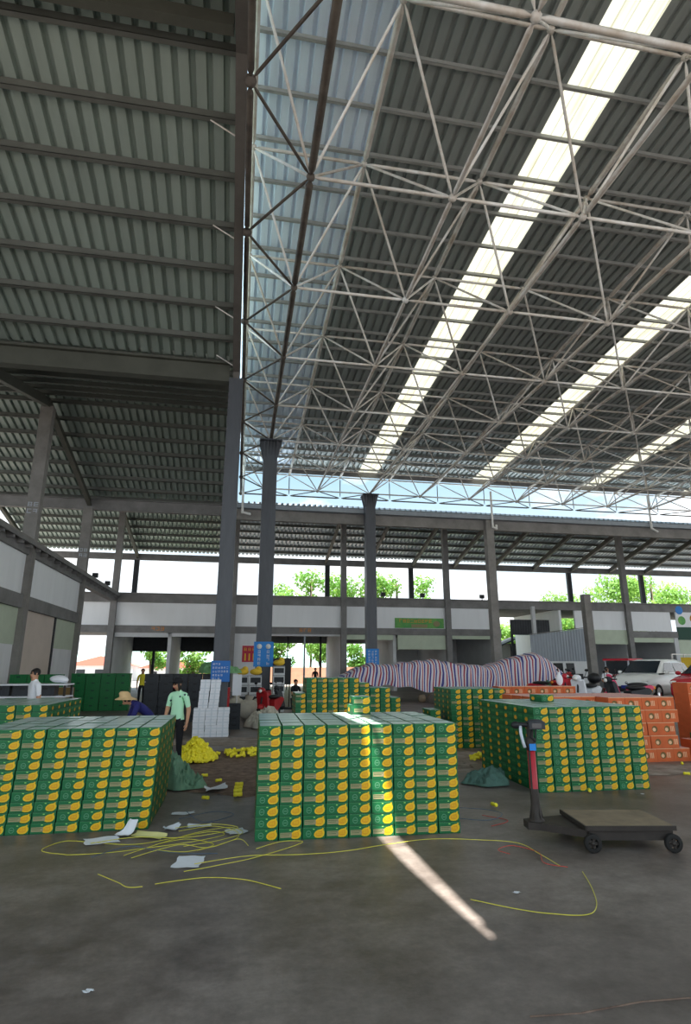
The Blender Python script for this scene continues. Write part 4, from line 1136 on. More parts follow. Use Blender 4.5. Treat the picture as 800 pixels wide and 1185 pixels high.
# brown rubbish patch and flattened sheets
def patch(name, label, pts, m, h, seed, kind=None, cat='rubbish', n=26):
    rr = random.Random(seed); xs = [p[0] for p in pts]; ys = [p[1] for p in pts]; mb = MB()
    cx, cy = sum(xs) / len(xs), sum(ys) / len(ys)
    ring = []
    for i in range(len(pts)):
        a, b = pts[i], pts[(i + 1) % len(pts)]
        for k in range(6):
            u = k / 6; ring.append((a[0] + (b[0] - a[0]) * u + rr.uniform(-.06, .06), a[1] + (b[1] - a[1]) * u + rr.uniform(-.08, .08)))
    N = len(ring); vs = []; R = 10
    for j in range(R + 1):
        s = j / R
        for x, y in ring:
            vs.append((cx + (x - cx) * s, cy + (y - cy) * s, .004 + (h * rr.uniform(.2, 1) if j < R else 0)))
    fs = [(j * N + i, (j + 1) * N + i, (j + 1) * N + (i + 1) % N, j * N + (i + 1) % N) for j in range(R) for i in range(N)]
    mb.add(vs, fs, 0, True)
    return tag(mb.build(name, m, fix=False), label, cat, kind=kind)
patch('rubbish_litter', 'brown trodden leaf rubbish between the front stacks', [(-.8, 9.75), (.2, 9.1), (2.2, 9.3), (2.0, 12), (1.0, 14.0), (-.4, 13.9), (-1.1, 12)], 'mulch', .012, 4, 'stuff')
patch('flattened_sheet', 'flattened grey brown cardboard before the white parcels', [(-1.6, 15.0), (.9, 14.4), (1.2, 15.9), (.2, 16.3), (-1.9, 16.2)], 'debris', .012, 5, None, 'cardboard')
patch('rubbish_litter', 'pale trodden litter between the far carton stacks', [(3.6, 10.4), (4.2, 10.3), (4.35, 11.2), (5.4, 11.4), (5.6, 12.8), (4.0, 12.9)], 'debris', .012, 6, 'stuff')
patch('rubbish_litter', 'reddish litter on the floor before the orange cartons', [(6.7, 9.5), (8.8, 9.7), (8.8, 10.5), (6.8, 10.6)], 'debris', .012, 8, 'stuff')

# ------------------------------------------------------------------ crumpled sheets
from mathutils import noise as mnoise
def crumple(name, label, cx, cy, rx, ry, h, m, seed, peak=(0, 0), rz=0.0, cat='sheet', z0=0.0, n=44, folds=5):
    rr = random.Random(seed); vs = []; mb = MB()
    ph = [rr.uniform(0, 6.28) for _ in range(8)]
    for j in range(n + 1):
        for i in range(n + 1):
            u, v = 2 * i / n - 1, 2 * j / n - 1
            k = max(abs(u), abs(v)); r = math.hypot(u, v)
            if r > 0: u2, v2 = u * k / r, v * k / r
            else: u2 = v2 = 0
            d = math.hypot(u2 - peak[0], v2 - peak[1]); a = math.atan2(v2 - peak[1], u2 - peak[0])
            edge = 1 - k
            z = h * max(0, 1 - d / 1.3) ** .8 * (1 if edge > 0 else .0)
            q = Vector((u2 * 1.6 + seed, v2 * 1.6, seed * 3.1)); w1 = mnoise.noise(q * 1.1); w2 = mnoise.noise(q * 2.7 + Vector((w1, 0, 0)))
            z = z * (.75 + .5 * w1) + h * (.42 * (.5 - abs(w2)) + .22 * (.4 - abs(mnoise.noise(q * 5.3))) + .08 * math.sin(folds * a + ph[0])) * min(1, edge * 5)
            wob = 1 + .14 * math.sin(3 * a + ph[3]) + .08 * math.sin(7 * a + ph[4])
            vs.append((u2 * rx * wob, v2 * ry * wob, max(.006, z) + (.014 if z0 == 0 else 0)))
    fs = [(j * (n + 1) + i, j * (n + 1) + i + 1, (j + 1) * (n + 1) + i + 1, (j + 1) * (n + 1) + i) for j in range(n) for i in range(n)]
    mb.add(vs, fs, 0, True)
    return tag(mb.build(name, m, None, (cx, cy, z0), rz, fix=False), label, cat)
crumple('green_sheet', 'pale green plastic sheet slumped against the end of the woman\'s stack', -.72, 9.98, .30, .40, .5, 'canvas_light', 1, (-.8, .1))
crumple('canvas_sheet', 'dark green canvas crumpled at the foot of the stack behind the scale', 3.96, 9.38, .38, .3, .24, 'canvas', 2, (.45, .1), .15)
crumple('canvas_sheet', 'grey green bundle of canvas lying behind the sunlit stack\'s corner', 3.35, 11.0, .62, .45, .48, 'canvas_light', 3, (-.3, 0), .1, folds=3)
crumple('net_heap', 'heap of green netting draped on top of the dark crates', -.62, 21.2, .68, .45, .42, 'net_green', 4, (0, 0), 0, 'netting', 1.562)
crumple('rag_heap', 'heap of grey rags and plastic beside the black crates', .9, 18.9, .55, .7, .5, 'sack', 5, (.1, .1), 0, 'rags')
crumple('green_cloth_heap', 'heap of green cloth before the low white wall', 14.6, 26.5, 1.1, .7, .55, 'clothgreen', 6, (0, 0), 0, 'cloth', .452)
crumple('printed_bag', 'crumpled white and green plastic bag at the end of the rear carton stack', -2.72, 11.9, .26, .4, .30, 'paper', 7, (0, 0), 0, 'bag', .0)
for dz, (x, y, s), lb in ((0, (.45, 21.6, 1.0), 'pale sack lying lowest by the aisle column'), (0, (.0, 23.0, 1.0), 'pale sack standing behind the placard'), (.0, (.95, 23.8, .9), 'pale sack beside the red motorbike')):
    mb = MB(); mb.ball((0, 0, .34 * s), .42 * s, 14, 10, 0, (1, .8, .82)); mb.tube((0, 0, .6 * s), (.05, 0, .8 * s), .1 * s, 8, .16 * s)
    tag(mb.build('sack', 'sack', None, (x, y, dz)), lb, 'sack')

# ------------------------------------------------------------------ striped tarpaulin over its load
def interp(tab, x):
    for (a, b), (c, d) in zip(tab, tab[1:]):
        if a <= x <= c: return b + (d - b) * (x - a) / (c - a)
    return tab[0][1] if x < tab[0][0] else tab[-1][1]
top = [(5.3, 1.0), (5.7, 1.5), (7.2, 1.95), (8.4, 1.85), (9.6, 2.15), (11.2, 2.05), (12.6, 1.85), (13.6, 1.85), (14.6, 2.05), (15.6, 2.4), (16.4, 2.5), (17.2, 2.2), (17.9, 1.6), (18.5, .75)]
hem = [(5.3, .85), (7, .85), (9.0, .75), (9.8, .5), (12.5, .42), (14.2, .55), (15, .25), (18.5, .2)]
mb = MB(); nx = 150; prof = [(0, 0), (.02, .3), (.06, .62), (.18, .86), (.45, .97), (1.0, 1.0), (1.7, .99), (2.3, .9), (2.7, .6), (2.8, .2)]
vs = []; uv = []; rr = random.Random(4)
for i in range(nx + 1):
    x = 5.3 + 13.2 * i / nx; T = interp(top, x) + .05 * math.sin(x * 3.1) + .04 * math.sin(x * 7.3); Hm = interp(hem, x) + .05 * math.sin(x * 5)
    run = 0
    for j, (dy, f) in enumerate(prof):
        z = Hm + (T - Hm) * f
        y = 30.35 + dy + (.06 * math.sin(x * 9 + j * .4) + .05 * math.sin(x * 4.3 + j)) * (1 if j < 5 else .4)
        z += .03 * math.sin(x * 6 + j * 1.7)
        vs.append((x, y, z)); uv.append((x / .31 + .35 * math.sin(x * 1.4) - .22 * j * .5 + .12 * math.sin(j * 1.3 + x * 2), j * .1))
k = len(prof)
mb.add(vs, [(i * k + j, (i + 1) * k + j, (i + 1) * k + j + 1, i * k + j + 1) for i in range(nx) for j in range(k - 1)], 0, True)
mb.uv = uv
o = mb.build('striped_tarpaulin', 'striped', fix=False)
tag(o, 'red white and blue striped tarpaulin draped over a long load', 'tarpaulin')
for i in range(11):
    x = 9.5 + i * .5
    mb = MB(); mb.lathe([(0, 0), (.15, 0), (.21, .12), (.2, .26), (.14, .34), (.17, .38), (0, .38)], 12)
    tag(mb.build('clay_jar', 'jar', None, (x, 30.1 + .03 * (i % 2), 0), fix=False), 'brown jar peeping under the striped tarpaulin, %s along its hem' % ORD[i + 1], 'jar', 'jars under the tarpaulin hem')

# ------------------------------------------------------------------ parcels and crates
mb = MB(); mb.box(-.158, .158, -.2, .2, 0, .143); mb.box(-.159, .159, -.201, .201, .06, .085, 1); mb.box(-.02, .02, -.2015, .2015, .0005, .1435, 1)
PM = mb.mesh('white_parcel', ['foam', 'foam_tape'])
def parcel(x, y, z, label, s=1.0):
    o = link('white_parcel', PM, None, (x, y, z), rc.uniform(-.04, .04)); o.scale = (s * .96, 1, 1)
    tag(o, label, 'parcel', 'white parcels by the big column')
for l in range(5):
    for c in range(3): parcel(-.92 + c * .315 + rc.uniform(-.004, .004), 16.75, l * .145, 'white taped parcel in the wide lower pile, %s layer up, %s from the woman' % (ORD[l + 1], ORD[c + 1]))
for l in range(5):
    for c in range(2): parcel(-.84 + c * .275 + rc.uniform(-.003, .003) + .01 * l, 16.75, (5 + l) * .145, 'white taped parcel in the narrow upper pile, %s layer up, %s one' % (ORD[l + 1], 'inner' if c else 'outer'), .83)

def crate_mesh(name, w_, d_, h, m, m2):
    mb = MB(); t_ = .02; a, b = w_ / 2, d_ / 2
    mb.box(-a + .01, a - .01, -b + .01, -b + t_ + .01, .01, h - .01); mb.box(-a + .01, a - .01, b - t_ - .01, b - .01, .01, h - .01)
    mb.box(-a + .01, -a + t_ + .01, -b + .01, b - .01, .01, h - .01); mb.box(a - t_ - .01, a - .01, -b + .01, b - .01, .01, h - .01)
    mb.box(-a + .01, a - .01, -b + .01, b - .01, .005, .025)
    for z in (0.002, h - .032): 
        mb.box(-a, a, -b, -b + .02, z, z + .03); mb.box(-a, a, b - .02, b, z, z + .03); mb.box(-a, -a + .02, -b, b, z, z + .03); mb.box(a - .02, a, -b, b, z, z + .03)
    n = max(3, int(w_ / .09))
    for i in range(n + 1):
        x = -a + .01 + (w_ - .02) * i / n
        mb.box(x - .008, x + .008, -b, -b + .012, .01, h - .01)
    mb.box(-.06, .06, -b - .001, -b + .004, h * .62, h * .78, 1)
    return mb.mesh(name, [m, m2])
CB = crate_mesh('black_crate', .46, .4, .255, 'crate_black', 'black'); CG = crate_mesh('green_crate', .58, .45, .30, 'crate_green', 'darkgreen'); CBs = crate_mesh('black_crate_small', .34, .34, .18, 'crate_black', 'black')
def crates(me, name, x0, y, z0, nx_, nl, w_, h, lab, cat, group, skip=None):
    for l in range(nl):
        for c in range(nx_):
            if skip and skip(c, l): continue
            o = link(name, me, None, (x0 + c * (w_ + .012), y + rc.uniform(-.01, .01), z0 + l * h), rc.uniform(-.015, .015))
            tag(o, lab(c, l), cat, group)
crates(CB, 'black_crate', -2.78, 21.2, 0, 6, 6, .46, .26, lambda c, l: 'dark grey plastic crate behind the woman, %s column from green crates, %s up' % (ORD[c + 1], ORD[l + 1]), 'crate', 'dark crates behind the woman', lambda c, l: False)
crates(CBs, 'black_crate', .0, 18.5, 0, 1, 4, .34, .182, lambda c, l: 'small black crate beside the white parcels, %s from the floor' % ORD[l + 1], 'crate', 'small black crates')
crates(CG, 'green_crate', -6.5, 27, 0, 4, 5, .58, .302, lambda c, l: 'green plastic crate before the corner opening, %s column, %s up' % (ORD[c + 1], ORD[l + 1]), 'crate', 'green crates before the corner opening')
crates(CG, 'green_crate', -7.85, 24, 0, 3, 5, .58, .302, lambda c, l: 'green plastic crate along the shop wall behind the man, %s column, %s up' % (ORD[c + 1], ORD[l + 1]), 'crate', 'green crates along the side shop')
t = thing('sorting_table', 'long two shelf sorting table behind the man in white', 'table', (-5.9, 16.4, 0))
for z in (1.05, 1.34):
    mb = MB(); mb.box(-1.9, 1.75, -.35, .35, z, z + .03); mb.build('shelf_board', 'foam', t)
for x in (-1.85, -.05, 1.7):
    for y in (-.32, .32):
        mb = MB(); mb.box(x - .025, x + .025, y - .025, y + .025, 0, 1.34); mb.build('leg', 'iron', t)
for k in range(6):
    o = link('black_crate', CB, None, (-7.3 + k * .52, 16.4, 1.081), 0); tag(o, 'dark crate inside the sorting table, %s along its shelf' % ORD[k + 1], 'crate', 'crates in the sorting table')
    o.scale = (1, 1, .98)
for x, z, lb in ((-4.45, 1.40, 'white plastic bundle on the end of the sorting table'), ):
    mb = MB(); mb.ball((0, 0, .09), .17, 12, 8, 0, (1.3, 1, .55)); mb.ball((.12, 0, .06), .12, 10, 6, 0, (1, 1, .6)); tag(mb.build('plastic_bundle', 'foam', None, (x, 16.4, z)), lb, 'bundle')
mb = MB(); mb.box(-.25, .25, -.2, .2, 0, .28); mb.box(-.255, .255, -.03, .03, .001, .284, 1)
for x, y, z, lb in ((-5.35, 20.5, 0, 'lowest'), (-5.35, 20.5, .29, 'second'), (-5.33, 20.5, .58, 'third'), (-5.36, 20.5, .87, 'topmost')):
    tag(mb.build('brown_box', ['orange_dark', 'tape'], None, (x, y, z)), 'reddish brown box beside the green crates, %s of its pile' % lb, 'box')
for k in range(4):
    tag(mb.build('red_box', ['red', 'strap_red'], None, (-.42, 19.4, .29 * k)), 'red box beside the big aisle column, %s of its pile' % ORD[k + 1], 'box')
# placard on a stick
t = thing('placard', 'blank white placard on a stick before the pale sacks', 'placard', (.03, 19.2, 0))
mb = MB(); mb.tube((0, 0, 0), (.02, 0, 1.0), .02, 8); mb.build('stick', 'pvc', t)
mb = MB(); mb.box(-.13, .15, -.03, -.005, .92, 1.55); mb.build('board', 'foam', t)
# goods round the hall column
mb = MB(); mb.box(-.24, .24, -.2, .2, 0, .36); mb.box(-.2, .2, -.203, -.2, .08, .28, 1); mb.box(-.242, .242, -.202, .202, .33, .345, 1)
BX = mb.mesh('grey_box', ['plain', 'darkgrey'])
for c, (x, y, n) in enumerate(((.25, 24.6, 4), (.78, 24.5, 4), (1.75, 25.2, 5))):
    for l in range(n):
        o = link('goods_box', BX, None, (x, y, l * .362), rc.uniform(-.06, .06)); tag(o, 'pale goods box by the hall column, %s pile, %s up' % (('first', 'second', 'far')[c], ORD[l + 1]), 'box', 'goods boxes by the hall column')
    mb = MB(); mb.ball((0, 0, .13), .25, 12, 8, 0, (1, .8, .5)); mb.ball((.1, 0, .22), .13, 10, 6)
    tag(mb.build('yellow_bag', 'gold', None, (x, y, n * .362 + .005)), 'yellow bag on top of the %s goods pile by the hall column' % ('first', 'second', 'far')[c], 'bag')
for k, (x, z) in enumerate(((1.15, 0), (1.15, .29), (1.15, .58))):
    mb = MB(); mb.box(-.3, .3, -.2, .2, 0, .28); mb.box(-.3, .3, -.202, .2, .2, .22, 1)
    tag(mb.build('red_crate', ['red', 'darkgrey'], None, (x, 25.2, z)), 'dark red crate at the hall column foot, %s of its pile' % ORD[k + 1], 'crate')
t = thing('black_board', 'black display board beside the hall column', 'board', (2.02, 27.2, 0))
mb = MB(); mb.box(-.42, .42, -.03, .03, 1.0, 2.15); mb.build('panel', 'black', t)
for x in (-.36, .36):
    mb = MB(); mb.box(x - .025, x + .025, -.025, .025, 0, 1.0); mb.build('leg', 'iron', t)
mb = MB(); mb.lathe([(0, 0), (.16, 0), (.18, .05), (.18, .78), (.12, .9), (.06, .92), (.06, 1.0), (0, 1.0)], 16)
tag(mb.build('gas_bottle', 'redplastic', None, (2.68, 20, 0), fix=False), 'red gas bottle beside the low green cartons', 'bottle')
# by the low white wall
for k, (x, y, rz) in enumerate(((19.4, 35.2, .5), (20.6, 35.6, -.3), (22.0, 36.2, .1))):
    t = thing('black_chair', 'black plastic chair at the low white wall, %s from the tarpaulin' % ORD[k + 1], 'chair', (x, y, 0), rz)
    mb = MB(); mb.box(-.3, .3, -.3, .3, .55, .62); mb.build('seat', 'black', t)
    mb = MB(); mb.obox((0, .3, .62), (0, .42, 2.0), .6, .05, up=(0, 1, 0)); mb.build('backrest', 'black', t)
    for a in (-.26, .26):
        for b in (-.26, .26):
            mb = MB(); mb.box(a - .03, a + .03, b - .03, b + .03, 0, .55); mb.build('leg', 'black', t)
for k in range(3):
    mb = MB(); mb.lathe([(0, 0), (.22, 0), (.24, .1), (.22, .5), (.24, .9), (.22, 1.35), (0, 1.35)], 14)
    tag(mb.build('dark_drum', 'darkgrey', None, (19.9 + k * .5, 33.9, 0), fix=False), 'dark drum beyond the green cloth heap, %s in its row' % ORD[k + 1], 'drum')
mb = MB(); mb.ball((0, 0, .16), .16, 12, 8, 0, (.6, .5, 1)); mb.tube((0, 0, .28), (.02, 0, .36), .03, 8)
tag(mb.build('white_bag', 'foam', None, (8.75, 15.2, 1.285)), 'white bag standing on the rear orange cartons', 'bag')
# yellow crate at the frame edge
CY = crate_mesh('yellow_crate', .6, .4, .29, 'gold', 'gold')
tag(link('yellow_crate', CY, None, (9.3, 10.45, 0), .1), 'yellow plastic crate before the orange cartons', 'crate')
# ------------------------------------------------------------------ people
BASE = dict(pelvis=(0, 0, .95), belly=(0, 0, 1.08), chest=(0, .01, 1.27), nb=(0, .01, 1.42), neck=(0, 0, 1.49), jaw=(0, -.025, 1.55), head=(0, -.012, 1.62), crown=(0, 0, 1.67), nose=(0, -.115, 1.585),
            shL=(-.165, .01, 1.385), elL=(-.215, .03, 1.12), wrL=(-.225, -.02, .885), paL=(-.225, -.035, .82), shR=(.165, .01, 1.385), elR=(.215, .03, 1.12), wrR=(.225, -.02, .885), paR=(.225, -.035, .82),
            hiL=(-.09, 0, .9), knL=(-.1, -.02, .5), anL=(-.1, .03, .09), toL=(-.115, -.13, .035), hiR=(.09, 0, .9), knR=(.1, -.02, .5), anR=(.1, .03, .09), toR=(.115, -.13, .035))
RAD = dict(pelvis=(.155, .115), belly=(.14, .105), chest=(.16, .115), nb=(.085, .07), neck=(.052, .055), jaw=(.062, .075), head=(.078, .095), crown=(.066, .08), nose=(.012, .012), sh=.066, el=.046, wr=.029, pa=.03, hi=.092, kn=.062, an=.042, to=.034)
BONES = [('pelvis', 'belly', 'torso'), ('belly', 'chest', 'torso'), ('chest', 'nb', 'torso'), ('nb', 'neck', 'skin'), ('neck', 'jaw', 'skin'), ('jaw', 'head', 'skin'), ('head', 'crown', 'skin'), ('jaw', 'nose', 'skin')]
for s in 'LR':
    BONES += [('nb', 'sh' + s, 'torso'), ('sh' + s, 'el' + s, 'sleeve'), ('el' + s, 'wr' + s, 'skin'), ('wr' + s, 'pa' + s, 'skin'), ('pelvis', 'hi' + s, 'legs'), ('hi' + s, 'kn' + s, 'legs'), ('kn' + s, 'an' + s, 'legs'), ('an' + s, 'to' + s, 'shoe')]
def person(label, loc, rz, height, mats, pose={}, hair='short', cap=None, wide=1.0, extra=None, fingers=True):
    root = thing('person', label, 'person', loc, rz); s = height / 1.72
    J = dict(BASE); J.update(pose); V = {k: Vector(v) * s for k, v in J.items()}
    names = list(J); bones = list(BONES)
    rad = {}
    for k in names:
        r = RAD.get(k) or RAD.get(k[:2]); r = r if isinstance(r, tuple) else (r, r)
        f = wide if k in ('pelvis', 'belly', 'chest') else 1
        rad[k] = (r[0] * s * f, r[1] * s * f)
    if fingers:
        for sd in 'LR':
            p = V['pa' + sd]; wv = V['wr' + sd]; d = (p - wv).normalized(); side = Vector((0, -1, 0)) - d * d.dot(Vector((0, -1, 0)))
            side = side.normalized() if side.length > .05 else Vector((1, 0, 0))
            inn = d.cross(side)
            if inn.x * (1 if sd == 'L' else -1) < 0: inn = -inn
            for i, (o_, ln) in enumerate(((-.027, .062), (-.009, .074), (.009, .07), (.027, .055))):
                a = 'f%d%s' % (i, sd); b = 'g%d%s' % (i, sd)
                V[a] = p + (side * -o_ + d * (.03 + ln * .5) + inn * .006) * s; V[b] = p + (side * -o_ * 1.05 + d * (.03 + ln) + inn * .026) * s
                rad[a] = rad[b] = (.0085 * s, .0085 * s); names += [a, b]; bones += [('pa' + sd, a, 'skin'), (a, b, 'skin')]
            V['t' + sd] = p + (side * .042 + d * .01 + inn * .012) * s; V['u' + sd] = p + (side * .05 + d * .045 + inn * .022) * s
            rad['t' + sd] = rad['u' + sd] = (.0095 * s, .0095 * s); names += ['t' + sd, 'u' + sd]; bones += [('pa' + sd, 't' + sd, 'skin'), ('t' + sd, 'u' + sd, 'skin')]
    me = bpy.data.meshes.new('body'); idx = {k: i for i, k in enumerate(names)}
    me.from_pydata([V[k] for k in names], [(idx[a], idx[b]) for a, b, _ in bones], [])
    tmp = bpy.data.objects.new('tmp_body', me); COL.objects.link(tmp)
    md = tmp.modifiers.new('skin', 'SKIN'); md.branch_smoothing = .6
    for k in names:
        sv = me.skin_vertices[0].data[idx[k]]; sv.radius = rad[k]; sv.use_root = (k == 'pelvis')
    sb = tmp.modifiers.new('sub', 'SUBSURF'); sb.levels = 2; sb.render_levels = 2
    dg = bpy.context.evaluated_depsgraph_get()
    new = bpy.data.meshes.new_from_object(tmp.evaluated_get(dg)); bpy.data.objects.remove(tmp)
    order = ['skin', 'torso', 'sleeve', 'legs', 'shoe']
    new.materials.clear()
    for k in order: new.materials.append(M[mats[k]])
    for p in new.polygons:
        best, reg = 9, 'torso'
        for a, b, rg in bones:
            A, B = V[a], V[b]; ab = B - A; t_ = max(0, min(1, (p.center - A).dot(ab) / max(ab.length_squared, 1e-9)))
            ra = max(rad[a]) * (1 - t_) + max(rad[b]) * t_
            d = (p.center - A - ab * t_).length - ra
            if rg == 'sleeve' and t_ > .82: rgx = 'skin' if mats.get('short', True) else 'sleeve'
            elif rg == 'skin' and not mats.get('short', True) and a[:2] == 'el': rgx = 'sleeve'
            else: rgx = rg
            if d < best: best, reg = d, rgx
        if not pose.get('pelvis'):
            if reg == 'torso' and p.center.z < .94 * s: reg = 'legs'
            elif reg == 'legs' and p.center.z >= .94 * s: reg = 'torso'
        p.material_index = order.index(reg); p.use_smooth = True
    link('body', new, root)
    hd = V['head']; fw = (V['nose'] - V['jaw']); fw = Vector((fw.x, fw.y, 0)).normalized(); sd_ = Vector((fw.y, -fw.x, 0)); up = (V['crown'] - V['jaw']).normalized()
    for q in (-1, 1):
        mb = MB(); mb.ball(hd + (fw * .082 + sd_ * q * .032 - up * .004) * s, .011 * s, 8, 6); mb.build('eye', 'hair', root)
        mb = MB(); mb.ball(hd + (sd_ * q * .082 - up * .015) * s, .026 * s, 8, 6, 0, (.5, .6, 1.1)); mb.build('ear', mats['skin'], root)
    mb = MB(); mb.ball(V['jaw'] + (fw * .068 - up * .012) * s, .02 * s, 8, 6, 0, (1.2, .5, .35)); mb.build('mouth', 'poster', root)
    mb = MB()                                                    # hair: a shell over crown, back and sides
    n, m_ = 18, 10; vs = []
    for i in range(m_ + 1):
        for j in range(n):
            a = 2 * PI * j / n; front = math.cos(a)
            tmax = PI * (.40 if front > .55 else (.62 if hair == 'short' else (.62 + .16 * (1 - max(0, front)))))
            t_ = tmax * i / m_
            ln = 1.0 + (.5 * max(0, i / m_ - .6) if hair == 'long' and front < .3 else 0)
            vs.append(hd + (up * (.105 * math.cos(t_) * (ln if math.cos(t_) < 0 else 1) + .0) + (fw * math.cos(a) * .103 + sd_ * math.sin(a) * .092) * math.sin(t_)) * s - (up * (.12 * s * max(0, i / m_ - .55)) if hair == 'long' and front < .4 else Vector((0, 0, 0))))
    mb.add(vs, [(i * n + j, (i + 1) * n + j, (i + 1) * n + (j + 1) % n, i * n + (j + 1) % n) for i in range(m_) for j in range(n)], 0, True)
    mb.build('hair', 'hair', root, fix=False)
    if cap == 'visor':
        mb = MB(); vs = []; mb.ball(hd + up * .045 * s, .108 * s, 14, 8, 0, (1, 1, .72)); 
        a0 = hd + up * .045 * s
        brim = [a0 + (fw * (.09 + .09 * math.cos(x)) + sd_ * .095 * math.sin(x)) * s - up * .012 * s for x in [PI * k / 8 - PI / 2 for k in range(9)]]
        mb.add([p + up * .006 * s for p in brim] + [p - up * .006 * s for p in brim], [tuple(range(9)), tuple(range(17, 8, -1))] + [(i, i + 1, 10 + i, 9 + i) for i in range(8)])
        mb.build('cap', 'black_cloth', root)
    if cap == 'straw':
        a0 = hd + up * .04 * s; mb = MB()
        prof = [(0, .13), (.07, .125), (.105, .09), (.112, .02), (.15, .0), (.21, -.03), (.212, -.038), (.11, -.005), (.10, .02)]
        n = 22; vs = [a0 + (up * h + (fw * math.cos(2 * PI * j / n) + sd_ * math.sin(2 * PI * j / n)) * r) * s for r, h in prof for j in range(n)]
        mb.add(vs, [(i * n + j, i * n + (j + 1) % n, (i + 1) * n + (j + 1) % n, (i + 1) * n + j) for i in range(len(prof) - 1) for j in range(n)], 0, True)
        mb.build('straw_hat', 'straw', root, fix=False)
    if extra: extra(root, V, s)
    return root
def pouch(root, V, s):
    mb = MB(); c = V['hiL'] + Vector((-.07, -.09, .06)) * s
    mb.box(c.x - .075, c.x + .075, c.y - .045, c.y + .03, c.z - .07, c.z + .055); mb.ball((c.x, c.y - .04, c.z - .01), .07, 10, 6, 0, (1, .4, .8))
    p = mb.build('waist_pouch', 'purple', root)
# the woman turns her head down towards the stack, one arm hangs free
person('woman in mint printed shirt, black cap and trousers standing beside the mango stack', (-1.02, 11.4, .016), math.radians(-28), 1.585,
       dict(skin='skin', torso='shirtprint', sleeve='shirtprint', legs='black_cloth', shoe='black_cloth'),
       dict(jaw=(-.012, -.05, 1.535), head=(-.012, -.045, 1.605), crown=(-.01, -.04, 1.655), nose=(-.03, -.15, 1.555), elR=(.225, .05, 1.12), wrR=(.235, .0, .89), paR=(.235, -.015, .825), elL=(-.21, -.02, 1.13), wrL=(-.15, -.17, .98), paL=(-.11, -.2, .95)),
       'long', 'visor', 1.12, pouch)
person('person in navy top and straw hat bending down behind the mango stack', (-1.62, 11.9, 0), math.radians(-72), 1.62,
       dict(skin='skin', torso='navy', sleeve='navy', legs='black_cloth', shoe='black_cloth', short=False),
       dict(pelvis=(0, .12, .9), belly=(0, .04, 1.0), chest=(0, -.12, 1.12), nb=(0, -.25, 1.2), neck=(0, -.31, 1.23), jaw=(0, -.38, 1.22), head=(0, -.41, 1.275), crown=(0, -.415, 1.325), nose=(0, -.48, 1.2),
            shL=(-.165, -.21, 1.17), elL=(-.2, -.3, .93), wrL=(-.17, -.42, .74), paL=(-.165, -.45, .68), shR=(.165, -.21, 1.17), elR=(.2, -.3, .93), wrR=(.17, -.42, .74), paR=(.165, -.45, .68),
            hiL=(-.09, .12, .86), hiR=(.09, .12, .86), knL=(-.1, .02, .47), knR=(.1, .02, .47)),
       'short', 'straw', 1.1)
person('man in white short sleeved shirt standing behind the rear mango cartons', (-4.28, 14.0, 0), math.radians(-50), 1.76,
       dict(skin='skin', torso='whiteshirt', sleeve='whiteshirt', legs='khaki', shoe='black_cloth'), {}, 'short', None, 1.12)
person('distant person in yellow shirt among the dark crates', (-4.35, 29.6, 0), .3, 1.7,
       dict(skin='skin', torso='yellowshirt', sleeve='yellowshirt', legs='black_cloth', shoe='black_cloth'), {}, 'short', None, 1.05)
SIT = dict(pelvis=(0, 0, .5), belly=(0, 0, .63), chest=(0, -.01, .82), nb=(0, -.02, .97), neck=(0, -.03, 1.04), jaw=(0, -.055, 1.1), head=(0, -.042, 1.17), crown=(0, -.03, 1.22), nose=(0, -.145, 1.135),
           shL=(-.165, -.02, .935), elL=(-.22, -.1, .69), wrL=(-.17, -.3, .62), paL=(-.16, -.36, .61), shR=(.165, -.02, .935), elR=(.22, -.1, .69), wrR=(.17, -.3, .62), paR=(.16, -.36, .61),
           hiL=(-.1, -.03, .48), hiR=(.1, -.03, .48), knL=(-.13, -.42, .5), knR=(.13, -.42, .5), anL=(-.13, -.40, .09), anR=(.13, -.40, .09), toL=(-.14, -.56, .035), toR=(.14, -.56, .035))
def stool(root_label, loc):
    t = thing('plastic_stool', root_label, 'stool', loc)
    mb = MB(); mb.box(-.16, .16, -.16, .16, .36, .395); mb.build('seat', 'red', t)
    for a in (-.13, .13):
        for b in (-.13, .13):
            mb = MB(); mb.obox((a * 1.1, b * 1.1, 0), (a, b, .36), .04, .03); mb.build('leg', 'red', t)
stool('red plastic stool under the seated man in white', (16.25, 24.2, .452))
person('man in white shirt seated on a stool before the rear shops', (16.25, 24.2, .452), math.radians(-20), 1.8,
       dict(skin='skin', torso='whiteshirt', sleeve='whiteshirt', legs='navy', shoe='black_cloth'), SIT, 'short', None, 1.1)
stool('red plastic stool under the dark seated figure', (2.55, 26.2, 0))
person('dark clothed person seated by the black display board', (2.55, 26.2, 0), .4, 1.7,
       dict(skin='skin', torso='black_cloth', sleeve='black_cloth', legs='navy', shoe='black_cloth'), SIT, 'short', None, 1.1)
person('distant dark clothed person standing in the glazed opening', (5.55, 42.5, 0), .2, 1.7,
       dict(skin='skin', torso='black_cloth', sleeve='black_cloth', legs='black_cloth', shoe='black_cloth'), {}, 'short', None, 1.0)

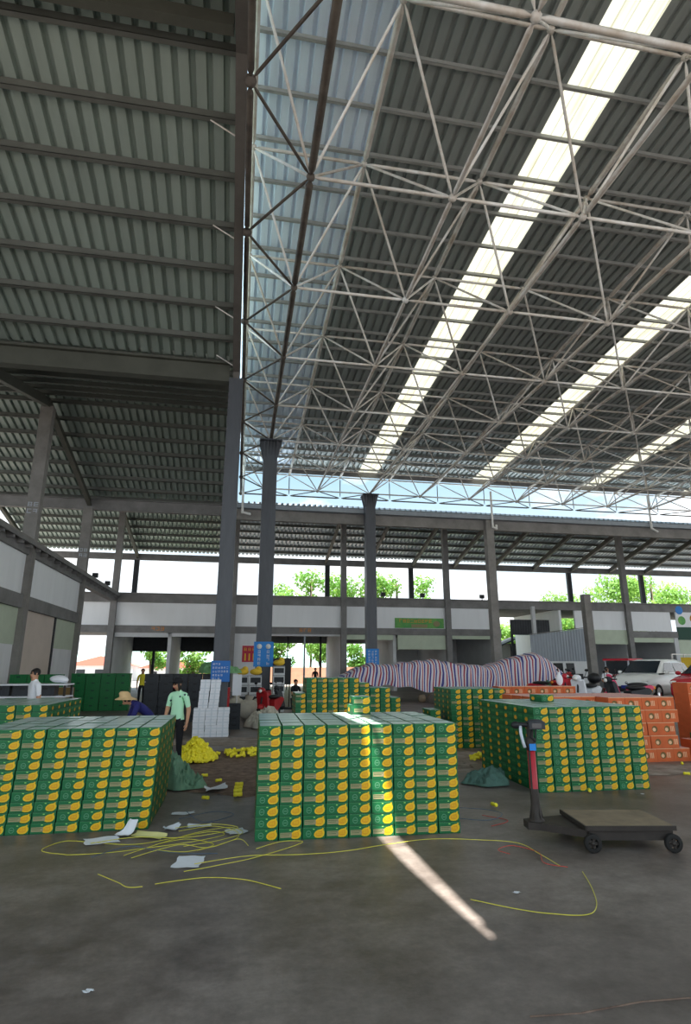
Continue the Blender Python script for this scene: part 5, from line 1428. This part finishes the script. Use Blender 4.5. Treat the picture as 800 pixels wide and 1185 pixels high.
# ------------------------------------------------------------------ vehicles
def wheel(root, x, y, r, w_, ax='y'):
    mb = MB(); mb.lathe([(r * .62, -w_ / 2), (r * .94, -w_ / 2), (r, -w_ * .3), (r, w_ * .3), (r * .94, w_ / 2), (r * .62, w_ / 2), (r * .62, -w_ / 2)], 22, (x, y, r), ax)
    t = mb.build('wheel', 'rubber', root, fix=False)
    mb = MB(); mb.lathe([(0, -w_ * .42), (r * .6, -w_ * .38), (r * .64, -w_ * .48), (r * .64, w_ * .48), (r * .6, w_ * .38), (0, w_ * .42)], 18, (x, y, r), ax)
    for k in range(5):
        a = 2 * PI * k / 5
        mb.obox((x, y - w_ * .44, r), (x + r * .58 * math.cos(a), y - w_ * .44, r + r * .58 * math.sin(a)), r * .16, w_ * .1, up=(0, 1, 0))
    mb.build('rim', 'chrome', t, fix=False)
def loft(mb, st, mi=0, smooth=True):
    """st: (x, [(y, z)...]) sections with equal counts, mirrored already"""
    n = len(st[0][1]); vs = [(x, y, z) for x, sec in st for y, z in sec]
    mb.add(vs, [(i * n + j, i * n + (j + 1) % n, (i + 1) * n + (j + 1) % n, (i + 1) * n + j) for i in range(len(st) - 1) for j in range(n)], mi, smooth)
    mb.add(vs[:n], [tuple(range(n - 1, -1, -1))], mi); mb.add(vs[-n:], [tuple(range(n))], mi)
def car(label, loc, rz, paint, h=1.62, rack=False):
    t = thing('car', label, 'car', loc, rz)
    def sec(w_, z0, z1, r=.12):
        return [(-w_ + r, z0), (w_ - r, z0), (w_, z0 + r), (w_ * 1.0, (z0 + z1) / 2), (w_ - .03, z1 - r * .6), (w_ - r - .05, z1), (-w_ + r + .05, z1), (-w_ + .03, z1 - r * .6), (-w_, (z0 + z1) / 2), (-w_, z0 + r)]
    mb = MB(); loft(mb, [(2.15, sec(.62, .34, .62)), (2.1, sec(.78, .28, .80)), (1.9, sec(.86, .24, .93)), (1.45, sec(.89, .22, 1.0)), (.9, sec(.90, .22, 1.05)), (0, sec(.90, .22, 1.06)), (-1.2, sec(.90, .22, 1.08)), (-1.8, sec(.88, .26, 1.08)), (-2.1, sec(.82, .32, 1.02)), (-2.18, sec(.7, .4, .9))])
    mb.build('car_body', paint, t)
    def top(w0, w1, z0, z1):
        return [(-w0, z0), (w0, z0), (w0 * .99, z0 + .05), (w1 + .03, z1 - .10), (w1 - .06, z1), (-w1 + .06, z1), (-w1 - .03, z1 - .10), (-w0 * .99, z0 + .05)]
    mb = MB(); loft(mb, [(1.0, top(.80, .78, 1.02, 1.06)), (.25, top(.82, .66, 1.03, h - .06)), (-.2, top(.82, .65, 1.03, h)), (-1.1, top(.82, .64, 1.03, h - .01)), (-1.75, top(.80, .62, 1.03, h - .12)), (-2.08, top(.74, .66, 1.0, 1.12))])
    mb.build('cabin', paint, t)
    e = .012
    mb = MB(); mb.add([(.98, -.70, 1.09), (.98, .70, 1.09), (.30, .60, h - .09), (.30, -.60, h - .09)], [(0, 1, 2, 3)]); mb.add([(1.0, -.71, 1.085), (1.0, .71, 1.085), (.31, .61, h - .07), (.31, -.61, h - .07)], [(0, 1, 2, 3)])
    mb.build('windscreen', 'glass', t, fix=False)
    for s in (-1, 1):
        for a, b, c, d in ((.62, -.38, .22, -.38), (-.46, -1.2, -.46, -1.2), (-1.28, -1.8, -1.28, -1.62)):
            mb = MB(); y0, y1 = s * (.82 + e), s * (.685 + e)
            mb.add([(a, y0, 1.12), (b, y0, 1.12), (d, y1, h - .15), (c, y1, h - .15)], [(0, 1, 2, 3)]); mb.build('side_window', 'glass', t, fix=False)
        mb = MB(); mb.ball((.72, s * .98, 1.1), .1, 10, 6, 0, (.6, 1.1, .75)); mb.build('wing_mirror', paint, t)
        mb = MB(); mb.ball((2.02, s * .66, .78), .12, 12, 6, 0, (.8, 1.4, .55)); mb.build('headlamp', 'lamp', t)
        mb = MB(); mb.ball((-2.08, s * .68, .9), .11, 10, 6, 0, (.5, 1.2, .8)); mb.build('tail_lamp', 'red', t)
        for x in (1.35, -1.32): wheel(t, x, s * .8, .33, .22)
        mb = MB(); mb.box(-.3, -.14, s * .9 - .01, s * .9 + .02, .9, .93); mb.box(-1.15, -1.0, s * .9 - .01, s * .9 + .02, .92, .95); mb.build('door_handle', 'chrome', t)
    mb = MB(); mb.box(2.08, 2.16, -.5, .5, .34, .56)
    for k in range(4): mb.box(2.1, 2.165, -.48, .48, .37 + k * .05, .385 + k * .05)
    mb.build('grille', 'black', t)
    mb = MB(); mb.box(2.15, 2.18, -.22, .22, .48, .60); mb.build('number_plate', 'plate', t)
    mb = MB(); mb.lathe([(0, 0), (.06, 0), (.06, .02), (0, .02)], 14, (2.13, 0, .70), 'x'); mb.build('badge', 'chrome', t)
    return t
ang = math.atan2(-.45, -.89)
car('white hatchback car parked nose towards the scooters', (17.55, 23.0, .452), ang, 'carwhite', 1.64)
car('red car parked beside the white hatchback', (17.6, 19.6, .452), ang + .05, 'carred', 1.5)
# cargo tricycle with red roof
t = thing('cargo_tricycle', 'red roofed cargo tricycle behind the white hatchback', 'tricycle', (19.9, 27.4, .452), ang)
mb = MB(); mb.box(.3, 1.5, -.6, .6, .35, .95); mb.obox((1.5, 0, .35), (1.62, 0, .95), 1.2, .06, up=(1, 0, 0)); mb.build('cab', 'red', t)
mb = MB(); mb.box(.2, 1.62, -.66, .66, 1.62, 1.72); mb.build('cab_roof', 'redplastic', t)
for x in (.3, 1.5):
    for y in (-.58, .58):
        mb = MB(); mb.box(x - .03, x + .03, y - .03, y + .03, .95, 1.62); mb.build('cab_post', 'tape', t)
mb = MB(); mb.box(1.5, 1.52, -.55, .55, .98, 1.6); mb.build('windscreen', 'glass', t)
mb = MB(); mb.box(-1.7, .2, -.65, .65, .5, .58); mb.box(-1.7, .2, -.65, -.6, .58, .95); mb.box(-1.7, .2, .6, .65, .58, .95); mb.box(-1.7, -1.65, -.65, .65, .58, .95); mb.build('cargo_bed', 'red', t)
for x, y in ((1.25, 0), (-1.1, -.58), (-1.1, .58)): wheel(t, x, y, .26, .12)
t = thing('crate_rack', 'low truck load of yellow crates under a frame behind the white car roof', 'rack', (22.6, 26.0, .452), ang)
mb = MB(); mb.box(-1.3, 1.3, -.7, .7, .5, .6); mb.build('bed', 'darkgrey', t)
mb = MB()
for x in (-1.28, 0, 1.28):
    for y in (-.68, .68): mb.box(x - .03, x + .03, y - .03, y + .03, .6, 1.95)
mb.box(-1.3, 1.3, -.7, -.66, 1.9, 1.95); mb.box(-1.3, 1.3, .66, .7, 1.9, 1.95); mb.box(-1.3, 1.3, -.7, -.66, 1.55, 1.58); mb.build('frame', 'pipewhite', t)
for x in (-.9, .9):
    for y in (-.6, .6): wheel(t, x, y, .28, .16)
for k in range(6):
    mb = MB(); mb.box(-.19, .19, -.3, .3, 0, .38); mb.box(-.195, .195, -.305, .305, .33, .38)
    d = Vector((math.cos(ang), math.sin(ang), 0)); p = Vector((22.6, 26.0, 0)) + d * (-1.05 + .42 * k)
    for l in range(3):
        tag(mb.build('yellow_basket', 'gold', None, (p.x, p.y, 1.054 + l * .39), ang), 'yellow basket on the truck load behind the white car, %s along, %s tier' % (ORD[k + 1], ORD[l + 1]), 'basket', 'yellow baskets on the truck load')

def scooter(label, loc, rz, paint, cat='scooter', seat='black', box=False, s=1.0):
    t = thing('scooter', label, cat, loc, rz)
    for x in (.62, -.58): wheel(t, x, 0, .24, .1)
    mb = MB(); mb.prism([(.30, .30), (.40, .34), (.56, .92), (.50, .96), (.42, .88), (.26, .36)], -.2, .2); mb.ball((.56, 0, .46), .2, 12, 8, 0, (1.1, .45, .55)); mb.build('front_apron', paint, t)
    mb = MB(); mb.box(-.2, .34, -.17, .17, .26, .33); mb.build('footboard', 'darkgrey', t)
    mb = MB(); mb.prism([(-.14, .28), (-.10, .66), (-.75, .74), (-.9, .66), (-.62, .42), (-.3, .28)], -.17, .17); mb.ball((-.84, 0, .68), .12, 10, 6, 0, (1, 1.2, .6)); mb.build('rear_body', paint, t)
    mb = MB(); mb.ball((-.42, 0, .76), .36, 16, 8, 0, (1, .48, .2)); mb.build('seat', seat, t)
    mb = MB(); mb.tube((.50, -.32, 1.02), (.50, .32, 1.02), .02, 8); mb.tube((.62, 0, .3), (.46, 0, 1.0), .03, 8); mb.build('handlebar', 'black', t)
    mb = MB(); mb.ball((.54, 0, 1.0), .13, 12, 8, 0, (.8, 1.1, .8)); mb.build('headlight_cowl', paint, t)
    mb = MB(); mb.ball((.64, 0, .99), .06, 10, 6); mb.build('headlight', 'lamp', t)
    for y in (-.3, .3):
        mb = MB(); mb.tube((.48, y * .7, 1.02), (.44, y * .95, 1.2), .008, 6); mb.ball((.44, y * .95, 1.23), .06, 10, 6, 0, (.3, 1.1, .7)); mb.build('mirror', 'black', t)
    mb = MB(); mb.ball((-.98, 0, .66), .06, 8, 6); mb.build('tail_light', 'amber', t)
    if box:
        mb = MB(); mb.ball((-.78, 0, .98), .24, 14, 8, 0, (.9, .9, .72)); mb.build('top_box', 'black', t)
    return t
R_ = math.radians
scooter('red motorbike standing by the rags and the hall column', (1.15, 21.2, 0), R_(-120), 'red')
scooter('dark motorbike half hidden behind the red one', (2.0, 22.6, 0), R_(150), 'darkgrey')
scooter('white scooter with big black top box among parked vehicles', (10.75, 17.2, .452), R_(-145), 'foam', box=True)
scooter('pink and white scooter parked next to the car', (12.65, 17.9, .452), R_(175), 'pink')
scooter('red scooter behind the white one with top box', (11.2, 20.0, .452), R_(-60), 'redplastic')
scooter('black scooter showing only its seat before the car', (11.75, 16.7, .40), R_(185), 'darkgrey')
scooter('red scooter beside the seated man', (14.7, 25.2, .452), R_(30), 'red')
